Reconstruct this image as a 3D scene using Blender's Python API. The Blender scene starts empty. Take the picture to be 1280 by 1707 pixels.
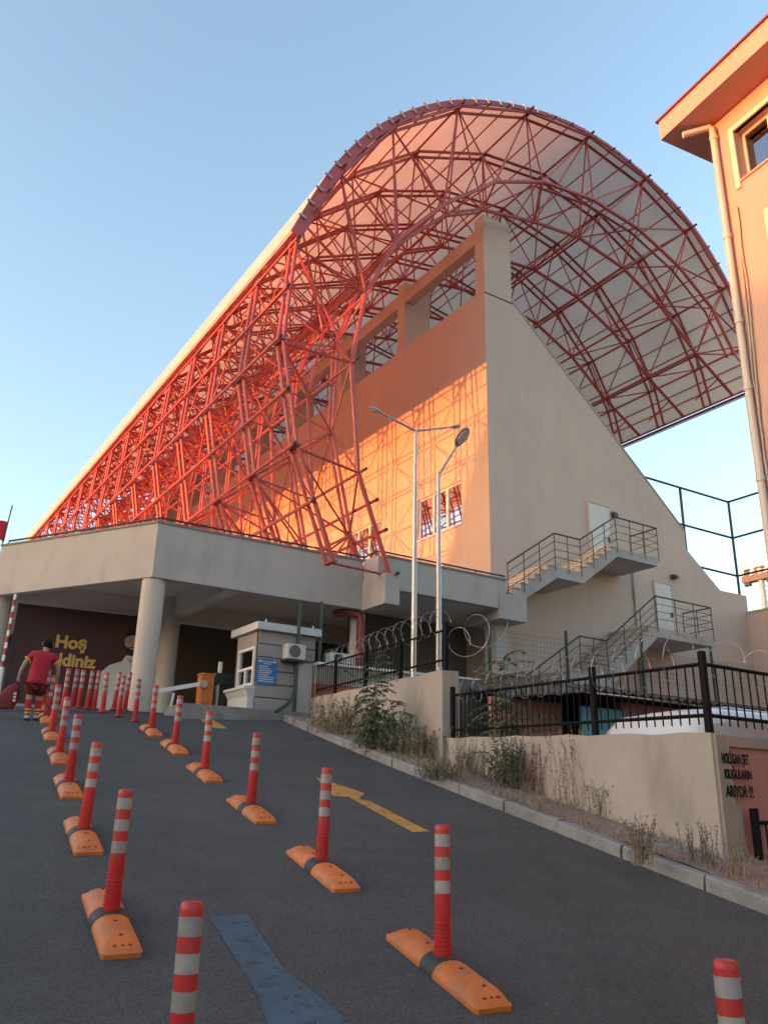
import bpy, math, random
import numpy as np
from mathutils import Vector, Matrix
R = math.radians
random.seed(7)
scene = bpy.context.scene
col = scene.collection

# ------------------------------------------------------------------ camera
# world: X along the gable wall, Y along the grandstand, Z up; the photographer stands at the origin
F_PX, PITCH, ROLL, HEAD = 1390.25, R(19.2837), R(-1.21617), R(32.4885)
EYE = np.array([0.0, 0.0, 1.9])
c_f = np.array([math.sin(HEAD)*math.cos(PITCH), math.cos(HEAD)*math.cos(PITCH), math.sin(PITCH)])
_r = np.array([math.cos(HEAD), -math.sin(HEAD), 0.0]); _u = np.cross(_r, c_f)
c_r = math.cos(ROLL)*_r - math.sin(ROLL)*_u
c_u = math.sin(ROLL)*_r + math.cos(ROLL)*_u
cam_d = bpy.data.cameras.new('camera'); cam = bpy.data.objects.new('camera', cam_d); col.objects.link(cam)
cam.matrix_world = Matrix(((c_r[0], c_u[0], -c_f[0], EYE[0]), (c_r[1], c_u[1], -c_f[1], EYE[1]),
                           (c_r[2], c_u[2], -c_f[2], EYE[2]), (0, 0, 0, 1)))
cam_d.sensor_fit = 'VERTICAL'; cam_d.sensor_height = 24.0
cam_d.lens = 24.0*F_PX/1707.0
cam_d.clip_start = 0.05; cam_d.clip_end = 3000
scene.camera = cam

# ------------------------------------------------------------------ light
SUN_EL, SUN_AZ = R(1.7), R(-78.0)           # azimuth clockwise from +Y
sun_dir = Vector((math.sin(SUN_AZ)*math.cos(SUN_EL), math.cos(SUN_AZ)*math.cos(SUN_EL), math.sin(SUN_EL)))
world = bpy.data.worlds.new('World'); scene.world = world; world.use_nodes = True
nt = world.node_tree; nt.nodes.clear()
sky = nt.nodes.new('ShaderNodeTexSky'); sky.sky_type = 'NISHITA'; sky.sun_disc = False
sky.sun_elevation = SUN_EL; sky.sun_rotation = SUN_AZ
sky.altitude = 50; sky.air_density = 0.85; sky.dust_density = 2.4; sky.ozone_density = 1.2
bg = nt.nodes.new('ShaderNodeBackground'); bg.inputs['Strength'].default_value = 0.15
wo = nt.nodes.new('ShaderNodeOutputWorld')
nt.links.new(sky.outputs[0], bg.inputs[0]); nt.links.new(bg.outputs[0], wo.inputs[0])
sd = bpy.data.lights.new('sun', 'SUN'); sd.energy = 0.92; sd.angle = R(0.5); sd.color = (1.0, 0.185, 0.05)
so = bpy.data.objects.new('sun', sd); col.objects.link(so)
so.rotation_euler = sun_dir.to_track_quat('Z', 'Y').to_euler()
scene.view_settings.view_transform = 'Standard'; scene.view_settings.look = 'None'
scene.view_settings.gamma = 1.0; scene.view_settings.exposure = 3.38
scene.render.engine = 'CYCLES'
scene.cycles.max_bounces = 8; scene.cycles.diffuse_bounces = 4; scene.cycles.transmission_bounces = 4

# ------------------------------------------------------------------ measuring helpers (pixel of the photograph -> point on a real plane)
def ray(x, y): return c_r*(x-640)/F_PX - c_u*(y-853.5)/F_PX + c_f
def on_plane(x, y, n, d):
    q = ray(x, y); n = np.array(n, float); return EYE + q*(d - n@EYE)/(n@q)
def on_x(x, y, X): return on_plane(x, y, (1, 0, 0), X)
def on_y(x, y, Y): return on_plane(x, y, (0, 1, 0), Y)
def on_z(x, y, Z): return on_plane(x, y, (0, 0, 1), Z)
GX, GY, TOPZ = 0.04982, 0.18780, 3.69        # slope of the ramp, level of the forecourt
def on_road(x, y, o=0.0): return on_plane(x, y, (-GX, -GY, 1), o)
def ramp(X, Y):                              # ground level: the ramp, levelling out onto the forecourt
    a, b, k = GX*X + GY*Y, TOPZ, 0.06
    h = max(k-abs(a-b), 0)/k
    return min(a, b) - h*h*k*0.25
DV = Vector((math.sin(R(7.4)), math.cos(R(7.4)), 0)); EV = Vector((DV.y, -DV.x, 0))   # along and across the street

# ------------------------------------------------------------------ mesh building
class MB:
    def __init__(s): s.v = []; s.f = []; s.m = []; s.cur = 0
    def add(s, vs, fs):
        n = len(s.v); s.v += [tuple(map(float, v)) for v in vs]
        for f in fs: s.f.append(tuple(i+n for i in f)); s.m.append(s.cur)
        return s
    def hexa(s, b, t):      # 4 bottom points ccw from above, 4 top points
        return s.add(list(b)+list(t), [(3,2,1,0), (4,5,6,7), (0,1,5,4), (1,2,6,5), (2,3,7,6), (3,0,4,7)])
    def box(s, x0, x1, y0, y1, z0, z1):
        return s.hexa([(x0,y0,z0),(x1,y0,z0),(x1,y1,z0),(x0,y1,z0)], [(x0,y0,z1),(x1,y0,z1),(x1,y1,z1),(x0,y1,z1)])
    def obox(s, o, u, v, w):  # origin and three edge vectors
        o, u, v, w = map(Vector, (o, u, v, w))
        if u.cross(v).dot(w) < 0: u, v = v, u
        return s.hexa([o, o+u, o+u+v, o+v], [o+w, o+u+w, o+u+v+w, o+v+w])
    def prism(s, pts, d):     # planar polygon extruded along d
        d = Vector(d); n = len(pts); P = [Vector(p) for p in pts]
        nn = Vector((0,0,0))
        for i in range(n): nn += P[i].cross(P[(i+1) % n])
        if nn.dot(d) < 0: P.reverse()
        Q = [p+d for p in P]
        return s.add(P+Q, [tuple(reversed(range(n))), tuple(range(n, 2*n))] + [(i, (i+1) % n, n+(i+1) % n, n+i) for i in range(n)])
    def tube(s, pts, r, n=6, cap=True):
        P = [Vector(p) for p in pts]; k = len(P)
        rs = r if isinstance(r, (list, tuple)) else [r]*k
        vs = []; prev = None
        for i, p in enumerate(P):
            t = (P[min(i+1, k-1)] - P[max(i-1, 0)])
            if t.length < 1e-9: t = Vector((0, 0, 1))
            t.normalize()
            if prev is None:
                a = Vector((0, 0, 1)) if abs(t.z) < 0.9 else Vector((1, 0, 0)); x = t.cross(a).normalized()
            else: x = (prev - t*prev.dot(t)).normalized()
            prev = x; y = t.cross(x)
            for j in range(n):
                an = 2*math.pi*j/n; vs.append(p + (x*math.cos(an) + y*math.sin(an))*rs[i])
        fs = [(i*n+j, i*n+(j+1) % n, (i+1)*n+(j+1) % n, (i+1)*n+j) for i in range(k-1) for j in range(n)]
        if cap: fs += [tuple(reversed(range(n))), tuple(range((k-1)*n, k*n))]
        return s.add(vs, fs)
    def lathe(s, prof, n=16, o=(0, 0, 0)):
        vs = []; o = Vector(o)
        for r_, z in prof:
            for j in range(n): vs.append(o + Vector((r_*math.cos(2*math.pi*j/n), r_*math.sin(2*math.pi*j/n), z)))
        k = len(prof)
        fs = [(i*n+j, i*n+(j+1) % n, (i+1)*n+(j+1) % n, (i+1)*n+j) for i in range(k-1) for j in range(n)]
        fs += [tuple(reversed(range(n))), tuple(range((k-1)*n, k*n))]
        return s.add(vs, fs)
    def grid(s, rows):        # rows of points -> quads
        n = len(rows[0]); return s.add([p for r_ in rows for p in r_],
            [(i*n+j, i*n+j+1, (i+1)*n+j+1, (i+1)*n+j) for i in range(len(rows)-1) for j in range(n-1)])
    def holed(s, o, u, v, w, xs, ys, holes):   # slab o + u*[xs] + v*[ys], thickness w, with rectangular openings
        o, u, v, w = map(Vector, (o, u, v, w))
        X = sorted(set([xs[0], xs[1]] + [h[k] for h in holes for k in (0, 1)])); Y = sorted(set([ys[0], ys[1]] + [h[k] for h in holes for k in (2, 3)]))
        X = [x for x in X if xs[0] <= x <= xs[1]]; Y = [y for y in Y if ys[0] <= y <= ys[1]]
        def solid(i, j):
            if i < 0 or j < 0 or i >= len(X)-1 or j >= len(Y)-1: return False
            cx, cy = (X[i]+X[i+1])/2, (Y[j]+Y[j+1])/2
            return not any(h[0] < cx < h[1] and h[2] < cy < h[3] for h in holes)
        P = lambda x, y, d: o + u*x + v*y + w*d
        for i in range(len(X)-1):
            for j in range(len(Y)-1):
                if not solid(i, j): continue
                a, b, c, d = X[i], X[i+1], Y[j], Y[j+1]
                s.add([P(a,c,0), P(b,c,0), P(b,d,0), P(a,d,0)], [(0,1,2,3)]); s.add([P(a,c,1), P(b,c,1), P(b,d,1), P(a,d,1)], [(3,2,1,0)])
                for (di, dj, p, q) in ((-1,0,(a,c),(a,d)), (1,0,(b,d),(b,c)), (0,-1,(b,c),(a,c)), (0,1,(a,d),(b,d))):
                    if not solid(i+di, j+dj): s.add([P(*p,0), P(*q,0), P(*q,1), P(*p,1)], [(0,1,2,3)])
        return s
    def mesh(s, name, mats, off=(0, 0, 0), smooth=40):
        me = bpy.data.meshes.new(name)
        me.from_pydata([(a-off[0], b-off[1], c-off[2]) for a, b, c in s.v], [], s.f)
        for m in (mats if isinstance(mats, (list, tuple)) else [mats]): me.materials.append(m)
        if any(s.m): me.polygons.foreach_set('material_index', s.m)
        if smooth:
            me.shade_smooth(); me.set_sharp_from_angle(angle=R(smooth))
        me.update(); return me

WL = {}
def tag(o, label, cat, group=None, kind=None):
    if label: o['label'] = label
    if cat: o['category'] = cat
    if group: o['group'] = group
    if kind: o['kind'] = kind
    return o
def thing(name, label, cat, loc=(0, 0, 0), group=None, rotz=0.0):
    o = bpy.data.objects.new(name, None); col.objects.link(o); o.empty_display_size = 0.2
    o.location = loc; o.rotation_euler = (0, 0, rotz); WL[o.name] = Vector(loc)
    return tag(o, label, cat, group)
def part(name, mb, mats, parent, smooth=40):      # mb in world coordinates (parent placed by translation only)
    off = WL[parent.name]
    o = bpy.data.objects.new(name, mb.mesh(name, mats, off, smooth)); col.objects.link(o)
    o.parent = parent; WL[o.name] = off
    return o
def solo(name, mb, mats, label, cat, loc=None, group=None, smooth=40):   # a thing that is one mesh
    loc = Vector(loc) if loc is not None else Vector((0, 0, 0))
    o = bpy.data.objects.new(name, mb.mesh(name, mats, loc, smooth)); col.objects.link(o); o.location = loc; WL[o.name] = loc
    return tag(o, label, cat, group)
def struct(name, mb, mats, smooth=40, kind='structure'):
    o = bpy.data.objects.new(name, mb.mesh(name, mats, (0, 0, 0), smooth)); col.objects.link(o); o['kind'] = kind; return o
def kids(o): return [c for c in bpy.data.objects if c.parent == o]
def copy_tree(o, parent=None, children=None):
    c = o.copy(); col.objects.link(c)
    if parent is not None: c.parent = parent; c.matrix_parent_inverse = o.matrix_parent_inverse.copy()
    for ch in (children or kids)(o): copy_tree(ch, c, children)
    return c
def text_mb(body, size, o, u, v, depth=0.012, bold=0.0, align='CENTER'):
    """lettering as real geometry: o = origin, u = reading direction, v = up (unit vectors)"""
    cu = bpy.data.curves.new('lettering', 'FONT'); cu.body = body; cu.size = size; cu.extrude = depth/2; cu.offset = bold; cu.align_x = align
    ob = bpy.data.objects.new('lettering', cu); col.objects.link(ob)
    dg = bpy.context.evaluated_depsgraph_get(); me = bpy.data.meshes.new_from_object(ob.evaluated_get(dg))
    u, v = Vector(u).normalized(), Vector(v).normalized(); w = u.cross(v); o = Vector(o)
    mb = MB(); mb.add([o + u*p.co.x + v*p.co.y + w*p.co.z for p in me.vertices], [tuple(p.vertices) for p in me.polygons])
    bpy.data.objects.remove(ob); bpy.data.curves.remove(cu); bpy.data.meshes.remove(me)
    return mb

# ------------------------------------------------------------------ materials
def mat(name, c, rough=0.7, var=0.12, scale=2.0, fine=0.0, fine_scale=60.0, bump=0.0, bump_scale=80.0, metal=0.0, spec=0.5,
        stain=None, stain_amt=0.0, stain_scale=(0.6, 0.6, 0.25), coat=0.0, sss=None):
    m = bpy.data.materials.new(name); m.use_nodes = True; N = m.node_tree.nodes; L = m.node_tree.links
    b = N['Principled BSDF']; b.inputs['Roughness'].default_value = rough; b.inputs['Metallic'].default_value = metal
    b.inputs['Specular IOR Level'].default_value = spec; b.inputs['Coat Weight'].default_value = coat
    tc = N.new('ShaderNodeTexCoord')
    n1 = N.new('ShaderNodeTexNoise'); n1.inputs['Scale'].default_value = scale; n1.inputs['Detail'].default_value = 6; n1.inputs['Roughness'].default_value = 0.6
    L.new(tc.outputs['Object'], n1.inputs['Vector'])
    r1 = N.new('ShaderNodeMapRange'); r1.inputs[1].default_value = 0.3; r1.inputs[2].default_value = 0.7
    r1.inputs[3].default_value = 1-var; r1.inputs[4].default_value = 1+var
    L.new(n1.outputs['Fac'], r1.inputs[0]); fac = r1.outputs[0]
    if fine:
        n2 = N.new('ShaderNodeTexNoise'); n2.inputs['Scale'].default_value = fine_scale; n2.inputs['Detail'].default_value = 3
        L.new(tc.outputs['Object'], n2.inputs['Vector'])
        r2 = N.new('ShaderNodeMapRange'); r2.inputs[1].default_value = 0.3; r2.inputs[2].default_value = 0.7
        r2.inputs[3].default_value = 1-fine; r2.inputs[4].default_value = 1+fine
        L.new(n2.outputs['Fac'], r2.inputs[0])
        mu = N.new('ShaderNodeMath'); mu.operation = 'MULTIPLY'; L.new(fac, mu.inputs[0]); L.new(r2.outputs[0], mu.inputs[1]); fac = mu.outputs[0]
    mx = N.new('ShaderNodeVectorMath'); mx.operation = 'SCALE'; mx.inputs[0].default_value = c[:3]
    L.new(fac, mx.inputs['Scale']); out = mx.outputs[0]
    if stain is not None:
        mp = N.new('ShaderNodeMapping'); mp.inputs['Scale'].default_value = stain_scale; L.new(tc.outputs['Object'], mp.inputs['Vector'])
        n3 = N.new('ShaderNodeTexNoise'); n3.inputs['Scale'].default_value = 2.5; n3.inputs['Detail'].default_value = 8; L.new(mp.outputs[0], n3.inputs['Vector'])
        r3 = N.new('ShaderNodeMapRange'); r3.inputs[1].default_value = 0.52; r3.inputs[2].default_value = 0.72; r3.inputs[3].default_value = 0; r3.inputs[4].default_value = stain_amt
        L.new(n3.outputs['Fac'], r3.inputs[0])
        mi = N.new('ShaderNodeMix'); mi.data_type = 'RGBA'; L.new(r3.outputs[0], mi.inputs[0]); L.new(out, mi.inputs[6]); mi.inputs[7].default_value = (*stain, 1); out = mi.outputs[2]
    L.new(out, b.inputs['Base Color'])
    if bump:
        n4 = N.new('ShaderNodeTexNoise'); n4.inputs['Scale'].default_value = bump_scale; n4.inputs['Detail'].default_value = 4
        L.new(tc.outputs['Object'], n4.inputs['Vector'])
        bp = N.new('ShaderNodeBump'); bp.inputs['Strength'].default_value = bump; bp.inputs['Distance'].default_value = 0.01
        L.new(n4.outputs['Fac'], bp.inputs['Height']); L.new(bp.outputs[0], b.inputs['Normal'])
    return m

M = {}
M['plaster'] = mat('stand_plaster', (.56, .425, .35), .85, .06, .5, .03, 40, .25, 60, stain=(.38, .295, .25), stain_amt=.24, stain_scale=(.8, .8, .10))
M['deck'] = mat('deck_plaster', (.42, .385, .36), .85, .07, .7, .03, 40, .25, 60, stain=(.27, .24, .215), stain_amt=.45, stain_scale=(.7, .7, .3))
M['soffit'] = mat('soffit_paint', (.60, .55, .50), .9, .08, .8)
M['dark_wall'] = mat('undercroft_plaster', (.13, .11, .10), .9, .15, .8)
M['column'] = mat('column_paint', (.50, .44, .39), .8, .06, 1.0, .03, 30, .2, 40, stain=(.3, .27, .24), stain_amt=.3)
M['steel'] = mat('red_steel_paint', (.40, .062, .056), .42, .18, 1.2, .06, 30)
M['steel_dark'] = mat('dark_red_paint', (.20, .030, .028), .5, .15, 1.5)
M['black'] = mat('black_cap', (.03, .03, .03), .6, .1, 3)
M['zinc'] = mat('zinc_sheet', (.42, .43, .45), .35, .1, 3, metal=.8)
M['galv'] = mat('galvanised_steel', (.44, .45, .46), .42, .12, 2.5, .06, 40, metal=.65)
M['skin'] = mat('roof_membrane', (.85, .79, .74), .6, .05, .4, stain=(.74, .66, .60), stain_amt=.15)
M['frame'] = mat('white_pvc', (.72, .71, .69), .4, .04, 3)
M['door'] = mat('door_paint', (.62, .57, .51), .5, .05, 2)
M['rail'] = mat('dark_metal_rail', (.06, .055, .055), .5, .15, 4, metal=.3)
M['iron'] = mat('black_iron', (.011, .011, .012), .85, .25, 6, .1, 60, spec=.12)
M['green_post'] = mat('green_coated_steel', (.020, .045, .035), .5, .15, 3)
M['wire'] = mat('razor_wire_steel', (.36, .36, .36), .45, .1, 6, metal=.7)
M['concrete'] = mat('kerb_concrete', (.23, .225, .215), .9, .18, 2.0, .14, 45, .5, 70, stain=(.10, .095, .085), stain_amt=.5, stain_scale=(1.2, 1.2, 1.2))
M['wall_render'] = mat('wall_render', (.36, .32, .28), .9, .10, .9, .05, 35, .4, 50, stain=(.21, .185, .155), stain_amt=.65, stain_scale=(.7, .7, .35))
M['wall_pink'] = mat('pink_render', (.36, .165, .135), .9, .13, 1.2, .06, 35, .4, 50, stain=(.36, .24, .2), stain_amt=.4, stain_scale=(.8, .8, .5))
M['salmon'] = mat('salmon_paint', (.34, .105, .07), .9, .12, 1.2)
M['grey_patch'] = mat('grey_render', (.27, .235, .20), .9, .12, 1.5, .05, 35, .4, 50)
M['orange'] = mat('orange_rubber', (.62, .165, .022), .5, .14, 5, .08, 90, .25, 120, stain=(.35, .11, .03), stain_amt=.45, stain_scale=(6, 6, 6))
M['red_pvc'] = mat('red_flexible_plastic', (.50, .018, .018), .42, .08, 6, .05, 60, stain=(.3, .02, .02), stain_amt=.3, stain_scale=(5, 5, 5))
M['silver'] = mat('reflective_tape', (.29, .285, .275), .45, .14, 8, .08, 70, metal=.15)
M['rubber'] = mat('black_rubber', (.03, .03, .032), .6, .2, 8)
M['dot'] = mat('red_reflector', (.30, .02, .015), .35, .1, 20)
M['booth'] = mat('booth_panel', (.30, .27, .26), .75, .05, 1.5, .04, 40)
M['booth_white'] = mat('booth_white', (.50, .51, .50), .6, .05, 2)
M['notice'] = mat('blue_notice', (.020, .16, .40), .5, .08, 5)
M['ac'] = mat('aircon_casing', (.52, .51, .48), .5, .05, 3)
M['acdark'] = mat('aircon_grille', (.10, .10, .10), .6, .1, 30)
M['yellow_paint'] = mat('yellow_road_paint', (.42, .22, .035), .85, .14, 3, .2, 70, stain=(.10, .075, .04), stain_amt=.6, stain_scale=(3, 3, 3))
M['blue_paint'] = mat('faded_blue_road_paint', (.047, .086, .118), .85, .12, 3, .2, 80, stain=(.05, .055, .06), stain_amt=.7, stain_scale=(3, 3, 3))
M['banner'] = mat('maroon_banner', (.060, .024, .026), .7, .1, .8)
M['gold'] = mat('gold_lettering', (.62, .36, .10), .6, .06, 3)
M['white_cloth'] = mat('white_shirt_print', (.62, .61, .58), .8, .06, 3)
M['skin_print'] = mat('face_print', (.46, .31, .25), .8, .08, 3)
M['hair_print'] = mat('hair_print', (.02, .016, .014), .8, .1, 8)
M['bld'] = mat('apricot_render', (.50, .325, .275), .85, .05, .9, .03, 50, .25, 60, stain=(.45, .30, .25), stain_amt=.25, stain_scale=(.6, .6, .2))
M['bld_trim'] = mat('cream_trim', (.70, .58, .45), .7, .05, 2)
M['pipe'] = mat('grey_downpipe', (.55, .50, .46), .45, .08, 2)
M['cable'] = mat('cable_sheath', (.40, .33, .29), .6, .1, 4)
M['shed_roof'] = mat('corrugated_sheet', (.055, .045, .042), .9, .2, 3)
M['blue_wall'] = mat('blue_painted_panel', (.10, .30, .42), .7, .1, 2)
M['van'] = mat('white_van_paint', (.62, .62, .62), .3, .03, 2, coat=.5)
M['mast'] = mat('mast_paint', (.75, .72, .68), .5, .05, 2)
M['mast_red'] = mat('mast_red_band', (.36, .17, .13), .5, .05, 2)
M['flag'] = mat('red_flag_cloth', (.62, .03, .04), .8, .08, 4)
M['white'] = mat('white_paint', (.75, .74, .72), .5, .04, 4)
M['jersey'] = mat('red_sports_jersey', (.36, .010, .022), .85, .2, 9, bump=1.0, bump_scale=11)
M['shorts'] = mat('maroon_sports_shorts', (.12, .010, .018), .85, .2, 9, bump=1.0, bump_scale=12)
M['skin_tone'] = mat('skin_tone', (.36, .20, .14), .6, .06, 8)
M['hair'] = mat('dark_hair', (.014, .011, .010), .9, .3, 30, bump=1.0, bump_scale=60, spec=.15)
M['shoe'] = mat('pale_green_shoe', (.42, .50, .36), .6, .1, 12)
M['sole'] = mat('shoe_sole', (.06, .06, .06), .7, .1, 12)
M['yellow_trim'] = mat('yellow_trim', (.65, .36, .06), .7, .05, 8)
M['bag'] = mat('dark_red_bag', (.17, .014, .022), .7, .12, 8)
M['bark'] = mat('young_bark', (.13, .11, .085), .9, .2, 12)
M['leaf'] = mat('leaf_green', (.085, .112, .050), .7, .35, 3.0, .2, 25)
M['leaf_dry'] = mat('dry_leaf', (.16, .13, .075), .8, .3, 4.0, .2, 25)
M['straw'] = mat('dry_straw', (.26, .205, .13), .85, .25, 5.0)
M['rust_weed'] = mat('reddish_weed', (.17, .095, .070), .85, .3, 5.0)
M['soil'] = mat('dusty_soil', (.17, .145, .12), .95, .25, 2.5, .2, 40, .6, 30)
M['ridge_earth'] = mat('shade_ridge_earth', (.10, .10, .06), .95, .3, .05)
M['floor'] = mat('forecourt_concrete', (.40, .385, .37), .9, .15, 1.2, .1, 40)

def membrane(m, k):
    N, L = m.node_tree.nodes, m.node_tree.links; b = N['Principled BSDF']; t = N.new('ShaderNodeBsdfTranslucent'); x = N.new('ShaderNodeMixShader'); x.inputs[0].default_value = k
    src = b.inputs['Base Color'].links[0].from_socket; L.new(src, t.inputs['Color']); out = [n for n in N if n.type == 'OUTPUT_MATERIAL'][0]
    L.new(b.outputs[0], x.inputs[1]); L.new(t.outputs[0], x.inputs[2]); L.new(x.outputs[0], out.inputs['Surface'])
membrane(M['skin'], .5)
def vary(m, lo, hi, dust=None, amt=0.0):
    N, L = m.node_tree.nodes, m.node_tree.links; b = N['Principled BSDF']; src = b.inputs['Base Color'].links[0].from_socket
    oi = N.new('ShaderNodeObjectInfo'); r_ = N.new('ShaderNodeMapRange'); r_.inputs[3].default_value = lo; r_.inputs[4].default_value = hi; L.new(oi.outputs['Random'], r_.inputs[0])
    v = N.new('ShaderNodeVectorMath'); v.operation = 'SCALE'; L.new(src, v.inputs[0]); L.new(r_.outputs[0], v.inputs['Scale']); out = v.outputs[0]
    if dust:
        tc = N.new('ShaderNodeTexCoord'); add = N.new('ShaderNodeVectorMath'); add.operation = 'ADD'; cb = N.new('ShaderNodeCombineXYZ')
        mu = N.new('ShaderNodeMath'); mu.operation = 'MULTIPLY'; mu.inputs[1].default_value = 37; L.new(oi.outputs['Random'], mu.inputs[0])
        for i in range(3): L.new(mu.outputs[0], cb.inputs[i])
        L.new(tc.outputs['Object'], add.inputs[0]); L.new(cb.outputs[0], add.inputs[1])
        n = N.new('ShaderNodeTexNoise'); n.inputs['Scale'].default_value = 7; n.inputs['Detail'].default_value = 9; n.inputs['Roughness'].default_value = .7; L.new(add.outputs[0], n.inputs['Vector'])
        q = N.new('ShaderNodeMapRange'); q.inputs[1].default_value = .48; q.inputs[2].default_value = .68; q.inputs[3].default_value = 0; q.inputs[4].default_value = amt; L.new(n.outputs['Fac'], q.inputs[0])
        mx = N.new('ShaderNodeMix'); mx.data_type = 'RGBA'; L.new(q.outputs[0], mx.inputs[0]); L.new(out, mx.inputs[6]); mx.inputs[7].default_value = (*dust, 1); out = mx.outputs[2]
    L.new(out, b.inputs['Base Color'])
def worn(m, sc, lo, hi):
    N, L = m.node_tree.nodes, m.node_tree.links; b = N['Principled BSDF']; t = N.new('ShaderNodeBsdfTransparent'); x = N.new('ShaderNodeMixShader'); out = [n for n in N if n.type == 'OUTPUT_MATERIAL'][0]
    tc = N.new('ShaderNodeTexCoord'); n = N.new('ShaderNodeTexNoise'); n.inputs['Scale'].default_value = sc; n.inputs['Detail'].default_value = 10; n.inputs['Roughness'].default_value = .78; L.new(tc.outputs['Object'], n.inputs['Vector'])
    r_ = N.new('ShaderNodeMapRange'); r_.inputs[1].default_value = lo; r_.inputs[2].default_value = hi; L.new(n.outputs['Fac'], r_.inputs[0])
    L.new(r_.outputs[0], x.inputs[0]); L.new(b.outputs[0], x.inputs[1]); L.new(t.outputs[0], x.inputs[2]); L.new(x.outputs[0], out.inputs['Surface'])
worn(M['yellow_paint'], 9, .56, .66); worn(M['blue_paint'], 7, .52, .80)
vary(M['orange'], .80, 1.1, (.22, .12, .06), .75); vary(M['red_pvc'], .8, 1.1, (.24, .05, .04), .55); vary(M['silver'], .8, 1.1, (.20, .19, .18), .6)
def glass_mat(name, tint, rough=.03):
    m = bpy.data.materials.new(name); m.use_nodes = True; b = m.node_tree.nodes['Principled BSDF']
    b.inputs['Base Color'].default_value = (*tint, 1); b.inputs['Metallic'].default_value = 1.0; b.inputs['Roughness'].default_value = rough
    N, L = m.node_tree.nodes, m.node_tree.links
    n = N.new('ShaderNodeTexNoise'); n.inputs['Scale'].default_value = 1.3
    bp = N.new('ShaderNodeBump'); bp.inputs['Strength'].default_value = .05; bp.inputs['Distance'].default_value = .02
    L.new(n.outputs['Fac'], bp.inputs['Height']); L.new(bp.outputs[0], b.inputs['Normal'])
    return m
M['glass'] = glass_mat('mirrored_window_glass', (.62, .63, .66))
M['glass_dark'] = glass_mat('dark_window_glass', (.26, .28, .31))

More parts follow.
